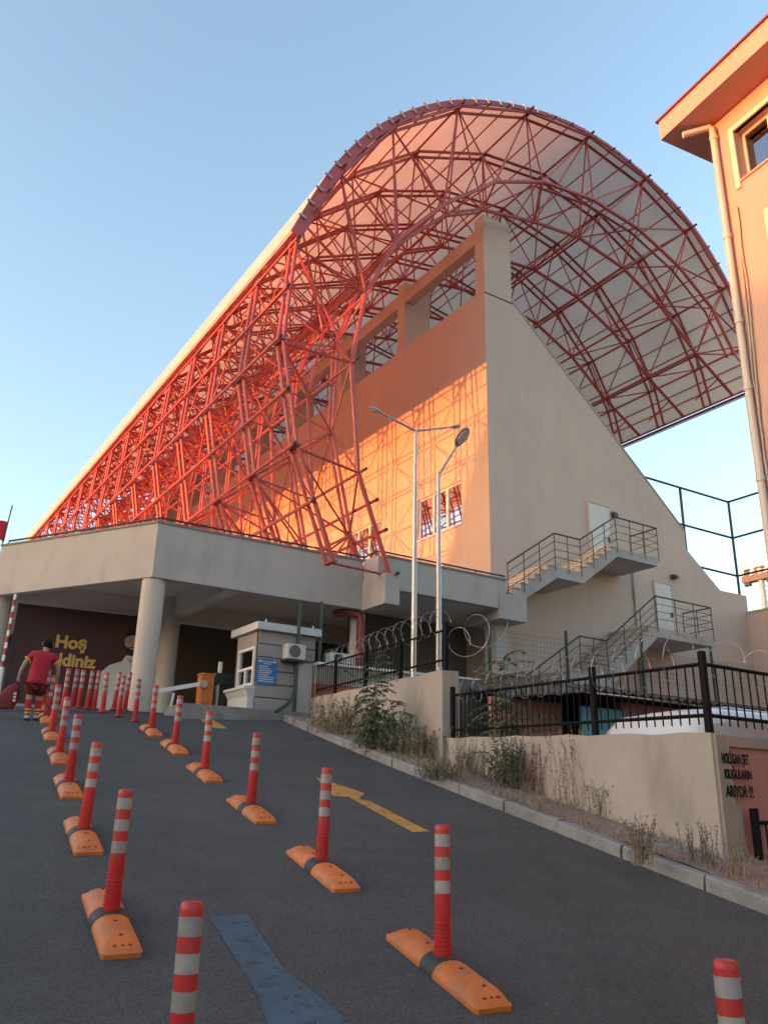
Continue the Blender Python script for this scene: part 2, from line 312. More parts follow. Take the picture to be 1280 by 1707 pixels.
def asphalt_mat():
    m = bpy.data.materials.new('asphalt'); m.use_nodes = True; N = m.node_tree.nodes; L = m.node_tree.links; b = N['Principled BSDF']
    b.inputs['Roughness'].default_value = .88
    tc = N.new('ShaderNodeTexCoord')
    def noise(sc, det=4, ro=.6):
        n = N.new('ShaderNodeTexNoise'); n.inputs['Scale'].default_value = sc; n.inputs['Detail'].default_value = det; n.inputs['Roughness'].default_value = ro
        L.new(tc.outputs['Object'], n.inputs['Vector']); return n
    big, mid, fine, coarse = noise(.35, 5), noise(3.0, 6), noise(110, 2, .8), noise(42, 3, .7)
    def mr(n, lo, hi, a, c):
        r_ = N.new('ShaderNodeMapRange'); r_.inputs[1].default_value = lo; r_.inputs[2].default_value = hi; r_.inputs[3].default_value = a; r_.inputs[4].default_value = c
        L.new(n.outputs['Fac'], r_.inputs[0]); return r_.outputs[0]
    def mul(a, c):
        x = N.new('ShaderNodeMath'); x.operation = 'MULTIPLY'; L.new(a, x.inputs[0]); L.new(c, x.inputs[1]); return x.outputs[0]
    f = mul(mul(mr(big, .3, .7, .80, 1.2), mr(mid, .3, .7, .86, 1.14)), mul(mr(fine, .25, .75, .25, 1.85), mr(coarse, .3, .7, .62, 1.42)))
    v = N.new('ShaderNodeVectorMath'); v.operation = 'SCALE'; v.inputs[0].default_value = (.0475, .0505, .0490); L.new(f, v.inputs['Scale'])
    # pale specks: stone chips and dried spots
    vo = N.new('ShaderNodeTexVoronoi'); vo.inputs['Scale'].default_value = 26; L.new(tc.outputs['Object'], vo.inputs['Vector'])
    rv = N.new('ShaderNodeMapRange'); rv.inputs[1].default_value = .13; rv.inputs[2].default_value = .07; rv.inputs[3].default_value = 0; rv.inputs[4].default_value = .45; L.new(vo.outputs['Distance'], rv.inputs[0])
    mx = N.new('ShaderNodeMix'); mx.data_type = 'RGBA'; L.new(rv.outputs[0], mx.inputs[0]); L.new(v.outputs[0], mx.inputs[6]); mx.inputs[7].default_value = (.13, .125, .12, 1)
    sp = noise(1.7, 8, .75); rs = mr(sp, .66, .74, 0, .35)
    mx2 = N.new('ShaderNodeMix'); mx2.data_type = 'RGBA'; L.new(rs, mx2.inputs[0]); L.new(mx.outputs[2], mx2.inputs[6]); mx2.inputs[7].default_value = (.085, .083, .08, 1)
    # fine cracks, tar and oil spots
    vc = N.new('ShaderNodeTexVoronoi'); vc.feature = 'DISTANCE_TO_EDGE'; vc.inputs['Scale'].default_value = .42
    wv = N.new('ShaderNodeVectorMath'); wv.operation = 'ADD'; nw = noise(2.2, 5); sc_ = N.new('ShaderNodeVectorMath'); sc_.operation = 'SCALE'; sc_.inputs['Scale'].default_value = .55
    L.new(nw.outputs['Color'], sc_.inputs[0]); L.new(tc.outputs['Object'], wv.inputs[0]); L.new(sc_.outputs[0], wv.inputs[1]); L.new(wv.outputs[0], vc.inputs['Vector'])
    rc = N.new('ShaderNodeMapRange'); rc.inputs[1].default_value = .0; rc.inputs[2].default_value = .007; rc.inputs[3].default_value = .5; rc.inputs[4].default_value = 0; L.new(vc.outputs['Distance'], rc.inputs[0])
    gate = mr(noise(.5, 3), .50, .56, 0, 1); cr = mul(rc.outputs[0], gate)
    mx3 = N.new('ShaderNodeMix'); mx3.data_type = 'RGBA'; L.new(cr, mx3.inputs[0]); L.new(mx2.outputs[2], mx3.inputs[6]); mx3.inputs[7].default_value = (.018, .018, .018, 1)
    oil = mr(noise(.9, 4, .5), .63, .72, 0, .45)
    mx4 = N.new('ShaderNodeMix'); mx4.data_type = 'RGBA'; L.new(oil, mx4.inputs[0]); L.new(mx3.outputs[2], mx4.inputs[6]); mx4.inputs[7].default_value = (.030, .029, .028, 1)
    L.new(mx4.outputs[2], b.inputs['Base Color'])
    bp = N.new('ShaderNodeBump'); bp.inputs['Strength'].default_value = .8; bp.inputs['Distance'].default_value = .006
    L.new(fine.outputs['Fac'], bp.inputs['Height']); L.new(bp.outputs[0], b.inputs['Normal'])
    return m
M['asphalt'] = asphalt_mat()

def paving_mat():
    m = bpy.data.materials.new('worn_paving'); m.use_nodes = True; N = m.node_tree.nodes; L = m.node_tree.links; b = N['Principled BSDF']
    b.inputs['Roughness'].default_value = .92
    tc = N.new('ShaderNodeTexCoord'); mp = N.new('ShaderNodeMapping'); mp.inputs['Rotation'].default_value = (0, 0, R(7.4)); L.new(tc.outputs['Object'], mp.inputs['Vector'])
    br = N.new('ShaderNodeTexBrick'); br.inputs['Scale'].default_value = 3.2; br.inputs['Mortar Size'].default_value = .012; br.inputs['Brick Width'].default_value = .9; br.inputs['Row Height'].default_value = .42
    br.inputs['Color1'].default_value = (.22, .125, .105, 1); br.inputs['Color2'].default_value = (.25, .16, .135, 1); br.inputs['Mortar'].default_value = (.13, .11, .09, 1)
    L.new(mp.outputs[0], br.inputs['Vector'])
    n = N.new('ShaderNodeTexNoise'); n.inputs['Scale'].default_value = 1.1; n.inputs['Detail'].default_value = 8; n.inputs['Roughness'].default_value = .65; L.new(tc.outputs['Object'], n.inputs['Vector'])
    r_ = N.new('ShaderNodeMapRange'); r_.inputs[1].default_value = .44; r_.inputs[2].default_value = .58; L.new(n.outputs['Fac'], r_.inputs[0])
    mx = N.new('ShaderNodeMix'); mx.data_type = 'RGBA'; L.new(r_.outputs[0], mx.inputs[0]); L.new(br.outputs[0], mx.inputs[6]); mx.inputs[7].default_value = (.215, .20, .18, 1)
    n2 = N.new('ShaderNodeTexNoise'); n2.inputs['Scale'].default_value = 24; n2.inputs['Detail'].default_value = 5; L.new(tc.outputs['Object'], n2.inputs['Vector'])
    r2 = N.new('ShaderNodeMapRange'); r2.inputs[1].default_value = .3; r2.inputs[2].default_value = .7; r2.inputs[3].default_value = .68; r2.inputs[4].default_value = 1.25; L.new(n2.outputs['Fac'], r2.inputs[0])
    v = N.new('ShaderNodeVectorMath'); v.operation = 'SCALE'; L.new(mx.outputs[2], v.inputs[0]); L.new(r2.outputs[0], v.inputs['Scale'])
    L.new(v.outputs[0], b.inputs['Base Color'])
    bp = N.new('ShaderNodeBump'); bp.inputs['Strength'].default_value = .6; bp.inputs['Distance'].default_value = .02; L.new(n2.outputs['Fac'], bp.inputs['Height']); L.new(bp.outputs[0], b.inputs['Normal'])
    return m
M['paving'] = paving_mat()

# ------------------------------------------------------------------ ground
def lerp_path(tab, y):
    if y <= tab[0][0]: return tab[0][1]
    for (a, b), (c, d) in zip(tab, tab[1:]):
        if y <= c: return b + (d-b)*(y-a)/(c-a)
    return tab[-1][1]
KERB = [(-12, 4.25), (0, 5.85), (2.5, 6.18), (4.37, 6.40), (5.67, 6.54), (7.28, 6.76), (8.85, 6.94), (11.2, 7.26), (14.0, 7.70), (17.1, 8.25), (19, 8.6)]
kx = lambda y: lerp_path(KERB, y)
mb = MB(); rows = []
ys = [-12 + .75*i for i in range(42)] + [20, 22, 26, 32, 45, 60]
for y in ys:
    x1 = kx(y) if y < 17.3 else 40
    x0 = -14
    xs_ = [x0 + (x1-x0)*i/14 for i in range(15)]
    rows.append([(x, y, ramp(x, y)) for x in xs_])
mb.grid([[p for p in reversed(r_)] for r_ in rows]) if False else mb.grid(rows)
road = struct('road', mb, M['asphalt'], 60)
mb = MB(); mb.add([(-1500, -1500, -4), (1500, -1500, -4), (1500, 1500, -4), (-1500, 1500, -4)], [(0, 1, 2, 3)])
struct('ground', mb, M['soil'])
# pavement between kerb and walls, up to the booth
WALLX = [(-12, 9.5), (4.9, 9.5), (5.0, 9.5), (5.33, 7.25), (10.84, 8.02), (17.24, 8.95), (19, 9.2)]
mb = MB(); rows = []
for i in range(60):
    y = -12 + i*.5
    if y > 17.1: break
    x0 = kx(y)+.13; x1 = 12.0 if y < 5.5 else lerp_path(WALLX, y)+.12
    rows.append([(x0+(x1-x0)*j/8, y, ramp(x0+(x1-x0)*j/8, y)+.118 + .012*math.sin(j*2.1+i*1.3)) for j in range(9)])
mb.grid(rows); struct('pavement', mb, M['paving'], 60)
mb = MB()
y = -11.0
while y < 17.1:     # kerb stones
    a, b = y+.012, min(y+1.0, 17.2)-.012
    j1, j2 = random.uniform(-.012, .012), random.uniform(-.010, .010)
    P = []
    for yy in (a, b):
        x = kx(yy)+j1; z = ramp(x, yy)
        P.append([(x-.005, yy, z-.12), (x+.015, yy, z+.105+j2), (x+.035, yy, z+.125+j2), (x+.14, yy, z+.128+j2), (x+.14, yy, z-.12)])
    mb.add(P[0]+P[1], [(0,1,6,5), (1,2,7,6), (2,3,8,7), (3,4,9,8), (4,3,2,1,0), (5,6,7,8,9)]); y += 1.0
struct('kerb', mb, M['concrete'], 30)
# low terrain behind the walls
mb = MB(); mb.add([(7.6, 5.5, 1.35), (60, 5.5, 1.35), (60, 19.2, 1.35), (7.6, 19.2, 1.35)], [(0, 1, 2, 3)]); struct('yard_ground', mb, M['soil'])
# edge of the forecourt next to the booth, a low kerb
mb = MB(); z0 = TOPZ; mb.box(-4, 16.1, 18.9, 49, TOPZ-.2, TOPZ+.02); struct('forecourt', mb, M['floor'])  # unseen pale slab, added to bounce more light onto the soffit
mb = MB(); mb.box(5.9, 9.6, 16.75, 16.93, z0-.3, z0+.07); struct('forecourt_kerb', mb, M['concrete'])
mb = MB(); mb.box(5.9, 9.6, 16.932, 17.8, z0-.3, z0+.055); struct('forecourt_path', mb, M['concrete'])
# unseen ridge added off to the left, profile shaped to cast the evening shade
HX = -45.0
def ridge(y):
    s = y + HX*math.tan(R(12.0))*-1*-1      # position across the light
    return 0
mb = MB()
tS = math.tan(R(12.0))                      # light drifts towards the viewer as it crosses the street
RID = [(-60, 10), (-20, 10.2), (0, 10.6), (8, 10.6), (12, 11.6), (16, 12.6), (19, 14.0), (21.2, 17.3), (21.9, 17.2), (22.7, 16.1), (24.0, 13.5), (25.4, 10.9), (26.4, 10.1), (30, 9.9), (45, 9.9), (70, 10.2), (130, 10)]
prof = []
yy = -60.0
while yy <= 110:
    h = lerp_path(RID, yy) + .25*math.sin(yy*1.7) * (1 if yy < 18 or yy > 30 else .5)
    prof.append((yy - tS*HX, h)); yy += .8
rows = []
for dx, k in ((45, -.1), (14, .45), (4, .85), (0, 1.0), (-6, .95), (-25, .6), (-80, .1), (-200, -.2)):
    rows.append([(HX+dx, y, max(h*k, -4)) for y, h in prof])
mb.grid(rows); struct('shade_ridge', mb, M['ridge_earth'], 60)

# ------------------------------------------------------------------ grandstand building
YG, XW = 19.25, 16.22
bld = thing('grandstand_building', 'tall beige concrete grandstand block standing under the red steel roof', 'grandstand', (XW, YG, TOPZ))
PIL = [19.25 + 5.0*i for i in range(10)]
SILL, BEAM0, BEAM1, YEND = 19.0, 21.15, 21.72, 65.0
wins = []
for i in range(6): wins.append((20.68+5.05*i, 23.2+5.05*i, 10.72, 12.25))
mb = MB()
holes = [(a, b, c, d) for a, b, c, d in wins]
mb.holed((XW, 0, 0), (0, 1, 0), (0, 0, 1), (.35, 0, 0), (YG+.4, YEND), (TOPZ-.5, SILL), holes)
part('long_wall', mb, M['plaster'], bld)
G = [(XW, TOPZ-2.6), (29.05, TOPZ-2.6), (29.19, 9.9), (27.58, 9.87), (25.79, 11.21), (25.80, 11.92), (17.50, 18.92), (17.48, 18.95), (XW, 18.85)]
mb = MB(); mb.prism([(x, YG, z) for x, z in G], (0, .4, 0)); part('gable_wall', mb, M['plaster'], bld)
mb = MB(); mb.prism([(x, YG-.03, z) for x, z in [(25.76, 11.93), (25.86, 11.9), (17.52, 18.99), (17.44, 18.96)]], (0, .46, 0)); part('gable_coping', mb, M['deck'], bld)
for i, y in enumerate(PIL):
    mb = MB(); z0 = 18.86 if i == 0 else SILL
    mb.box(XW-.002, XW+1.25, y-(.004 if i == 0 else 0), y+.48, z0, 22.14); part('pillar', mb, M['plaster'], bld)
mb = MB(); mb.box(XW+.02, XW+.42, YG+.48, YEND, BEAM0, BEAM1); part('roof_beam', mb, M['plaster'], bld)
mb = MB()
nst = 18
for k in range(nst):
    x0 = 17.6 + (25.6-17.6)*k/nst; x1 = 17.6 + (25.6-17.6)*(k+1)/nst; z = 18.6 - 6.7*(k+.5)/nst
    mb.box(x0, x1, YG+.42, YEND, z-.5, z)
part('seating_tier', mb, M['soffit'], bld)
for a, b, c, d in wins:
    fr = MB(); w_ = .06; X0 = XW+.06
    for (p, q, r_, s_) in ((a, b, c, c+w_), (a, b, d-w_, d), (a, a+w_, c+w_, d-w_), (b-w_, b, c+w_, d-w_)): fr.box(X0, X0+.09, p, q, r_, s_)
    for t_ in (.34, .66):
        m_ = a+(b-a)*t_; fr.box(X0-.01, X0+.09, m_-.055, m_+.055, c+w_, d-w_)
    fr.box(XW-.05, XW+.10, a-.05, b+.05, c-.05, c-.002)
    f_ = part('window', fr, M['frame'], bld)
    gl = MB(); gl.box(X0+.03, X0+.05, a+w_, b-w_, c+w_, d-w_); part('pane', gl, M['glass'], f_)
for (xa, xb, z0, z1) in ((20.64, 21.66, 9.72, 11.98), (23.77, 24.63, 7.45, 9.60)):
    mb = MB(); mb.box(xa, xb, YG-.045, YG+.02, z0, z1); dr = part('door', mb, M['door'], bld)
    mb = MB(); mb.box(xb-.14, xb-.10, YG-.11, YG-.047, z0+.95, z0+1.12); part('handle', mb, M['rail'], dr)
    mb = MB()
    mb.box(xa-.07, xa-.002, YG-.065, YG+.01, z0, z1+.07); mb.box(xb+.002, xb+.07, YG-.065, YG+.01, z0, z1+.07); mb.box(xa-.002, xb+.002, YG-.065, YG+.01, z1+.002, z1+.07)
    part('door_frame', mb, M['plaster'], dr)
for x, z in ((24.83, 9.95), (21.85, 11.75)):
    mb = MB(); mb.box(x-.12, x+.12, YG-.16, YG, z-.07, z+.07); mb.box(x-.08, x+.08, YG-.22, YG-.162, z-.10, z+.02); part('wall_lamp', mb, M['rail'], bld)
mb = MB(); p = on_y(1051, 940, YG); mb.tube([(p[0], YG-.05, 4.6), (p[0], YG-.05, 10.0)], .035, 8); part('rainwater_pipe', mb, M['deck'], bld)
mb = MB(); mb.box(XW-.004, 17.5, YG-.018, YG-.006, 18.83, 18.87); part('wall_joint', mb, M['rail'], bld)

# ------------------------------------------------------------------ roof: skin on a red space frame
YF, BAY, NB = 17.35, 2.48, 20
OUT = [(9.51, 7.46), (8.35, 10.26), (7.78, 13.05), (7.98, 16.12), (9.30, 19.15), (11.08, 21.75), (13.65, 23.98), (16.77, 25.45), (19.83, 25.99), (22.91, 25.50), (25.47, 24.30), (27.42, 22.25), (28.60, 20.0), (29.0, 18.34)]
INN = [(11.27, 7.41), (10.23, 10.01), (9.89, 13.13), (10.29, 15.45), (11.27, 17.65), (13.05, 19.82), (15.20, 21.73), (17.43, 22.82), (19.94, 23.22), (22.34, 23.0), (24.60, 22.2), (26.45, 20.95), (27.55, 19.2)]
roof = thing('stadium_roof', 'curved white roof carried on a red tubular steel space frame', 'stadium roof', (16.0, YF, 16.0))
midp = lambda a, b: ((a[0]+b[0])/2, (a[1]+b[1])/2)
MID = [midp(a, b) for a, b in zip(INN, INN[1:])]      # second lower layer, half a panel on
PX = [on_y(*p, YF+1.24) for p in ((805, 350), (890, 370), (964, 396), (1037, 446), (1100, 510), (1160, 590))]
MID[6:] = [(p[0], p[2]) for p in PX[0:6]]
MID += [(29.0, 18.34)]
P3 = lambda q, y: (q[0], y, q[1])
for k in range(NB):
    y = YF + BAY*k
    fr = MB()
    for dy in (-.17, .17):
        for a, b in zip(OUT, OUT[1:]): fr.tube([P3(a, y+dy), P3(b, y+dy)], .054, 7)
    oc = part('truss', fr, M['steel'], roof)
    if k < 9:
        mb = MB()
        for a in OUT[:-1]: mb.box(a[0]-.07, a[0]+.07, y-.24, y+.24, a[1]-.025, a[1]+.025)
        part('joint_plate', mb, M['steel'], oc)
    if k == 0:
        mb = MB()
        for a, b in zip(INN, INN[1:]):
            mb.tube([P3(a, y), P3(b, y)], .066, 8)
            if a[0] > 17: mb.tube([P3(a, y+.32), P3(b, y+.32)], .05, 6)
        part('lower_chord', mb, M['steel'], oc)
        mb = MB()
        for i, a in enumerate(INN):
            o_ = OUT[min(i, len(OUT)-1)]
            mb.tube([P3(a, y), P3(o_, y)], .032, 6)
            if 3 <= i+1 < len(OUT): mb.tube([P3(a, y), P3(OUT[i+1], y)], .036, 6)
        part('web_member', mb, M['steel'], oc)
    if k > 0:
        mb = MB()
        for a, b in zip(INN[:5], INN[1:5]): mb.tube([P3(a, y), P3(b, y)], .046, 6)
        part('lower_chord', mb, M['steel'], oc)
        mb = MB()
        for i, a in enumerate(INN[:4]):
            mb.tube([P3(a, y), P3(OUT[i], y)], .028, 5); mb.tube([P3(a, y), P3(OUT[i+1], y)], .028, 5)
            mb.tube([P3(a, y), P3(MID[i], y+BAY/2)], .022, 5); mb.tube([P3(a, y), P3(MID[i], y-BAY/2)], .022, 5)
            mb.tube([P3(OUT[i], y), P3(OUT[i+1], y-BAY)], .016, 5)
        part('web_member', mb, M['steel'], oc)
    # lower chord between this truss and the next, with the pyramid webs
    ym = y + BAY/2
    mb = MB()
    for i, (a, b) in enumerate(zip(MID, MID[1:])):
        mb.tube([P3(a, ym-.07 if i < 6 else ym), P3(b, ym-.07 if i < 6 else ym)], .048 if i < 6 else .066, 7)
        if i < 6: mb.tube([P3(a, ym+.17), P3(b, ym+.17)], .048, 7)
    mb.tube([P3((11.3, 7.55), ym), P3(MID[0], ym)], .085, 7)
    part('lower_chord', mb, M['steel'], oc)
    mb = MB()
    for i, m_ in enumerate(MID[:-1]):
        for yy in (y, y+BAY):
            if yy > YF + BAY*(NB-1)+.1: continue
            mb.tube([P3(m_, ym), P3(OUT[i], yy)], .029, 6); mb.tube([P3(m_, ym), P3(OUT[i+1], yy)], .029, 6)
        if k == 0:
            mb.tube([P3(m_, ym), P3(INN[i], y)], .030, 6); mb.tube([P3(m_, ym), P3(INN[i+1], y)], .030, 6)
    part('web_member', mb, M['steel'], oc)
YL = YF + BAY*(NB-1)
# longitudinal members
def purlin(q, y0, y1, r, name='purlin', tip=True, double=0.0):
    mb = MB()
    for d in ((-double, double) if double else (0,)):
        mb.tube([(q[0]+d, y0, q[1]), (q[0]+d, y1, q[1])], r, 6)
    o = part(name, mb, M['steel'], roof)
    if tip:
        c = MB(); c.tube([(q[0], y0-.07, q[1]), (q[0], y0+.03, q[1])], r*1.12, 7); part('end_cap', c, M['black'], o)
def out_n(i):     # outward normal of the upper chord at node i
    a, b = OUT[max(i-1, 0)], OUT[min(i+1, len(OUT)-1)]; d = Vector((-(b[1]-a[1]), 0, b[0]-a[0])); return d.normalized()
for i in range(1, len(OUT)):                        # leg girts and roof purlins
    a = OUT[i]; n_ = out_n(i)
    if i <= 2: purlin((a[0]+n_.x*.14, a[1]+n_.z*.14), YF-.28, YL, .047, 'girt')
    else:
        purlin((a[0]+n_.x*.05, a[1]+n_.z*.05), YF-.34, YL, .042)
    b = OUT[i-1]; mdl = midp(a, b)
    if i <= 3: purlin((mdl[0]-.12, mdl[1]), YF-.28, YL, .047, 'girt')
    else:
        for t_ in (.36, .64):
            q = (b[0]+(a[0]-b[0])*t_ + n_.x*.04, b[1]+(a[1]-b[1])*t_ + n_.z*.04); purlin(q, YF-.34, YL, .028)
for i, a in enumerate(INN):                         # struts along the lower layer
    if i < 6: purlin((a[0]+.02, a[1]), YF-.02 if i > 3 else YF-.3, YL, .040, 'lower_strut', i in (1, 2, 0))
for i, a in enumerate(MID[:-1]):
    if i < 6: purlin(a, YF+BAY/2-.05, YL-BAY/2, .038, 'lower_strut', False)
    else: purlin(a, YF+BAY/2-.05, YL-BAY/2, .045, 'lower_strut', False, .09 if i in (8, 11) else 0)
for z_ in (8.5, 9.25):
    x_ = 11.27 + (10.23-11.27)*(z_-7.41)/2.6; purlin((x_+.08, z_), YF-.3, YL, .042, 'girt')
# roof skin: smooth curve through the upper nodes, lifted off the purlins
def crom(P, n=6):
    out = []
    for i in range(len(P)-1):
        p0, p1, p2, p3 = P[max(i-1, 0)], P[i], P[i+1], P[min(i+2, len(P)-1)]
        for j in range(n):
            t = j/n
            out.append(tuple(.5*((2*p1[k]) + (-p0[k]+p2[k])*t + (2*p0[k]-5*p1[k]+4*p2[k]-p3[k])*t*t + (-p0[k]+3*p1[k]-3*p2[k]+p3[k])*t**3) for k in (0, 1)))
    return out + [P[-1]]
RIM = [.22, .21, .17, .11, .06, .05, .05, .05, .05, .05, .05]
arc = crom([(o[0]+out_n(i+3).x*RIM[i], o[1]+out_n(i+3).z*RIM[i]) for i, o in enumerate(OUT[3:])])
arc[0] = (arc[0][0]*.55+arc[1][0]*.45, arc[0][1]*.55+arc[1][1]*.45)
def offs(P, d):
    out = []
    for i in range(len(P)):
        a, b = P[max(i-1, 0)], P[min(i+1, len(P)-1)]; n_ = Vector((-(b[1]-a[1]), b[0]-a[0])).normalized(); out.append((P[i][0]+n_.x*d, P[i][1]+n_.y*d))
    return out
top = offs(arc, .07); YS0, YS1 = YF-.2, YL+.4
mb = MB()
loop = arc + top[::-1]
ysn = [YS0 + (YS1-YS0)*j/20 for j in range(21)]
n = len(loop)
for y in ysn: mb.v += [(q[0], y, q[1]) for q in loop]
for j in range(20):
    for i in range(n): mb.f.append((j*n+i, j*n+(i+1) % n, (j+1)*n+(i+1) % n, (j+1)*n+i)); mb.m.append(0)
k_ = len(arc)
for base in (0, 20*n):
    for i in range(k_-1): mb.f.append((base+i, base+i+1, base+n-2-i, base+n-1-i) if base else (base+n-1-i, base+n-2-i, base+i+1, base+i)); mb.m.append(0)
part('roof_skin', mb, M['skin'], roof, 30)
mb = MB()       # red edge trim following the curve
base_ = crom(OUT[3:]); base_[0] = (base_[0][0]*.55+base_[1][0]*.45, base_[0][1]*.55+base_[1][1]*.45)
lo, hi = offs(base_, -.03), offs(arc, .075)
for i in range(len(arc)-1):
    a, b, c, d = lo[i], lo[i+1], hi[i+1], hi[i]
    mb.prism([(a[0], YS0-.05, a[1]), (b[0], YS0-.05, b[1]), (c[0], YS0-.05, c[1]), (d[0], YS0-.05, d[1])], (0, .045, 0))
part('edge_trim', mb, M['steel'], roof, 30)
clipn = 0; acc = 0.0
for i in range(1, len(arc)):
    a, b = Vector(arc[i-1]), Vector(arc[i]); L_ = (b-a).length; t_ = 0
    while acc + (L_-t_) >= .62 and i < 40:
        t_ += .62-acc; acc = 0; q = a + (b-a)*(t_/L_); n_ = Vector((-(b-a).y, (b-a).x)).normalized()
        u_ = 1.0 if i < 26 else .45
        c = MB(); c.tube([(q.x+n_.x*-.10*u_, YS0-.08, q.y+n_.y*-.10*u_), (q.x+n_.x*.13*u_, YS0-.08, q.y+n_.y*.13*u_)], .042*(1 if i < 26 else .7), 7)
        part('edge_clip', c, M['zinc'], roof); clipn += 1
    acc += L_-t_
mb = MB(); e = arc[-1]; mb.tube([(e[0]+.05, YS0, e[1]-.12), (e[0]+.05, YS1, e[1]-.12)], .06, 7); mb.tube([(e[0]+.02, YS0, e[1]-.24), (e[0]+.02, YS1, e[1]-.24)], .022, 6); part('eave_tube', mb, M['steel_dark'], roof)
mb = MB()
for k in range(9):
    y = YF+BAY*k+BAY/2
    mb.tube([(28.2, y, 18.9), (28.2, y+BAY*.5, 18.2+.2)], .03, 6)
part('eave_brace', mb, M['steel'], roof)

# ------------------------------------------------------------------ entrance deck
deck = thing('entrance_deck', 'raised concrete entrance deck on round columns in front of the red frame', 'deck', (5.47, 18.31, TOPZ))
DT, DB = 8.0, 6.66
dpoly = [(5.47, 18.31), (11.0, 18.25), (11.0, 17.17), (15.3, 17.17), (15.3, 18.9), (XW-.01, 18.9), (XW-.01, 50), (2.8, 50), (2.8, 22.66)]
dins = [(5.55, 18.40), (11.3, 18.34), (11.3, 17.62), (15.2, 17.62), (15.2, 18.85), (XW-.02, 18.85), (XW-.02, 49.9), (2.9, 49.9), (2.9, 22.70)]
mb = MB(); mb.prism([(x, y, 7.16) for x, y in dins], (0, 0, .5)); part('deck_slab', mb, M['soffit'], deck)
def parapet(a, b, z0, z1, th=.22):
    a, b = Vector((*a, 0)), Vector((*b, 0)); d = (b-a).normalized(); n_ = Vector((-d.y, d.x, 0))
    m = MB(); m.obox((a.x, a.y, z0), b-a, n_*th, (0, 0, z1-z0)); return m
def coping(a, b, z, th=.22):
    a, b = Vector((*a, 0)), Vector((*b, 0)); d = (b-a).normalized(); n_ = Vector((-d.y, d.x, 0))
    m = MB(); m.obox(Vector((a.x, a.y, z))-n_*.03, b-a, n_*(th+.06), (0, 0, .05)); return m
for a, b, z0 in (((5.47, 18.31), (11.0, 18.25), DB), ((2.8, 22.66), (5.47, 18.31), DB), ((11.24, 17.5), (15.3, 17.5), 7.12)):
    part('fascia', parapet(a, b, z0, DT-.05), M['deck'], deck); part('coping', coping(a, b, DT-.048), M['concrete'], deck)
mb = MB(); mb.box(10.98, 11.42, 17.12, 18.24, 6.62, 7.40); part('corbel', mb, M['deck'], deck)
mb = MB(); mb.box(11.0, 11.236, 17.5, 18.22, 7.402, DT-.05); part('fascia', mb, M['deck'], deck)
mb = MB(); mb.box(15.02, 16.0, 17.45, 18.9, 6.83, 7.55); part('corbel', mb, M['deck'], deck)
mb = MB(); mb.box(7.30, 7.7, 18.56, 32, 6.675, 7.158); part('ceiling_beam', mb, M['soffit'], deck)
mb = MB(); mb.box(3.0, 16.2, 22.75, 23.15, 6.67, 7.157); part('ceiling_beam', mb, M['soffit'], deck)
for x, y, r_ in ((5.62, 18.62, .265), (7.30, 22.25, .26), (3.05, 22.9, .27), (11.18, 18.75, .2)):
    mb = MB(); mb.tube([(x, y, TOPZ-.1), (x, y, 7.155 if r_ > .21 else 6.65)], r_, 28); part('column', mb, M['column'], deck, 60)
mb = MB(); mb.box(15.3, 15.75, 18.0, 18.5, 2.0, 7.1); part('column', mb, M['deck'], deck)
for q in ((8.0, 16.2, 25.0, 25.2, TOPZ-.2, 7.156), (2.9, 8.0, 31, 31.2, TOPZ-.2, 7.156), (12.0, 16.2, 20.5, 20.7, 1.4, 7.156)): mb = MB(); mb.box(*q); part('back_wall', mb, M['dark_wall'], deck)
mb = MB()
pts = [(2.95, 22.6), (5.55, 18.40), (11.1, 18.36), (11.1, 17.62), (15.35, 17.62)]
for z_ in (DT+.11,):
    for a, b in zip(pts, pts[1:]): mb.tube([(a[0], a[1], z_), (b[0], b[1], z_)], .025, 6)
part('guardrail', mb, M['rail'], deck)
for a, b in zip(pts, pts[1:]):
    n_ = max(2, int(math.hypot(b[0]-a[0], b[1]-a[1])/1.0))
    for i in range(n_): x, y = a[0]+(b[0]-a[0])*i/n_, a[1]+(b[1]-a[1])*i/n_; mb = MB(); mb.tube([(x, y, DT), (x, y, DT+.11)], .015, 5); part('guardrail_post', mb, M['rail'], deck)
mb = MB(); mb.tube([(10.6, 18.9, 6.60), (10.72, 18.55, 6.62), (11.05, 18.42, 6.55), (11.08, 18.40, 6.3), (11.08, 18.40, 3.6)], .11, 12); part('drain_pipe', mb, M['steel_dark'], deck)

# welcome banner under the deck
PA, PB = Vector((3.45, 22.83, 0)), Vector((7.02, 22.42, 0)); pu = (PB-PA).normalized(); pn = Vector((pu.y, -pu.x, 0))
ban = thing('welcome_banner', 'large dark maroon welcome banner with gold lettering and a man in white, under the deck', 'banner', (PA.x, PA.y, TOPZ))
mb = MB(); mb.obox((PA.x, PA.y, TOPZ), PB-PA, -pn*.06, (0, 0, 2.9)); part('backing', mb, M['banner'], ban)
off = pn*.012
part('lettering', text_mb('Hoş', .44, Vector((4.86, 22.66, 5.56))+off, pu, (0, 0, 1), .012, .018), M['gold'], ban)
part('lettering', text_mb('geldiniz', .44, Vector((4.86, 22.66, 5.10))+off, pu, (0, 0, 1), .012, .018), M['gold'], ban)
part('lettering', text_mb('Hayırlı', .16, Vector((4.86, 22.66, 4.35))+off, pu, (0, .0, 1), .012, .002), M['white_cloth'], ban) if False else None
def flat(pts, o, d=.012):
    m = MB(); m.prism([Vector(o) + pu*x + Vector((0, 0, z)) for x, z in pts], pn*d); return m
po = Vector((PA.x, PA.y, 0)) + pn*.004 + pu*2.95
body = [(-.80, 3.75), (-.78, 4.6), (-.70, 5.02), (-.50, 5.22), (-.2, 5.34), (-.12, 5.5), (.16, 5.5), (.24, 5.34), (.40, 5.26), (.58, 5.1), (.60, 3.75)]
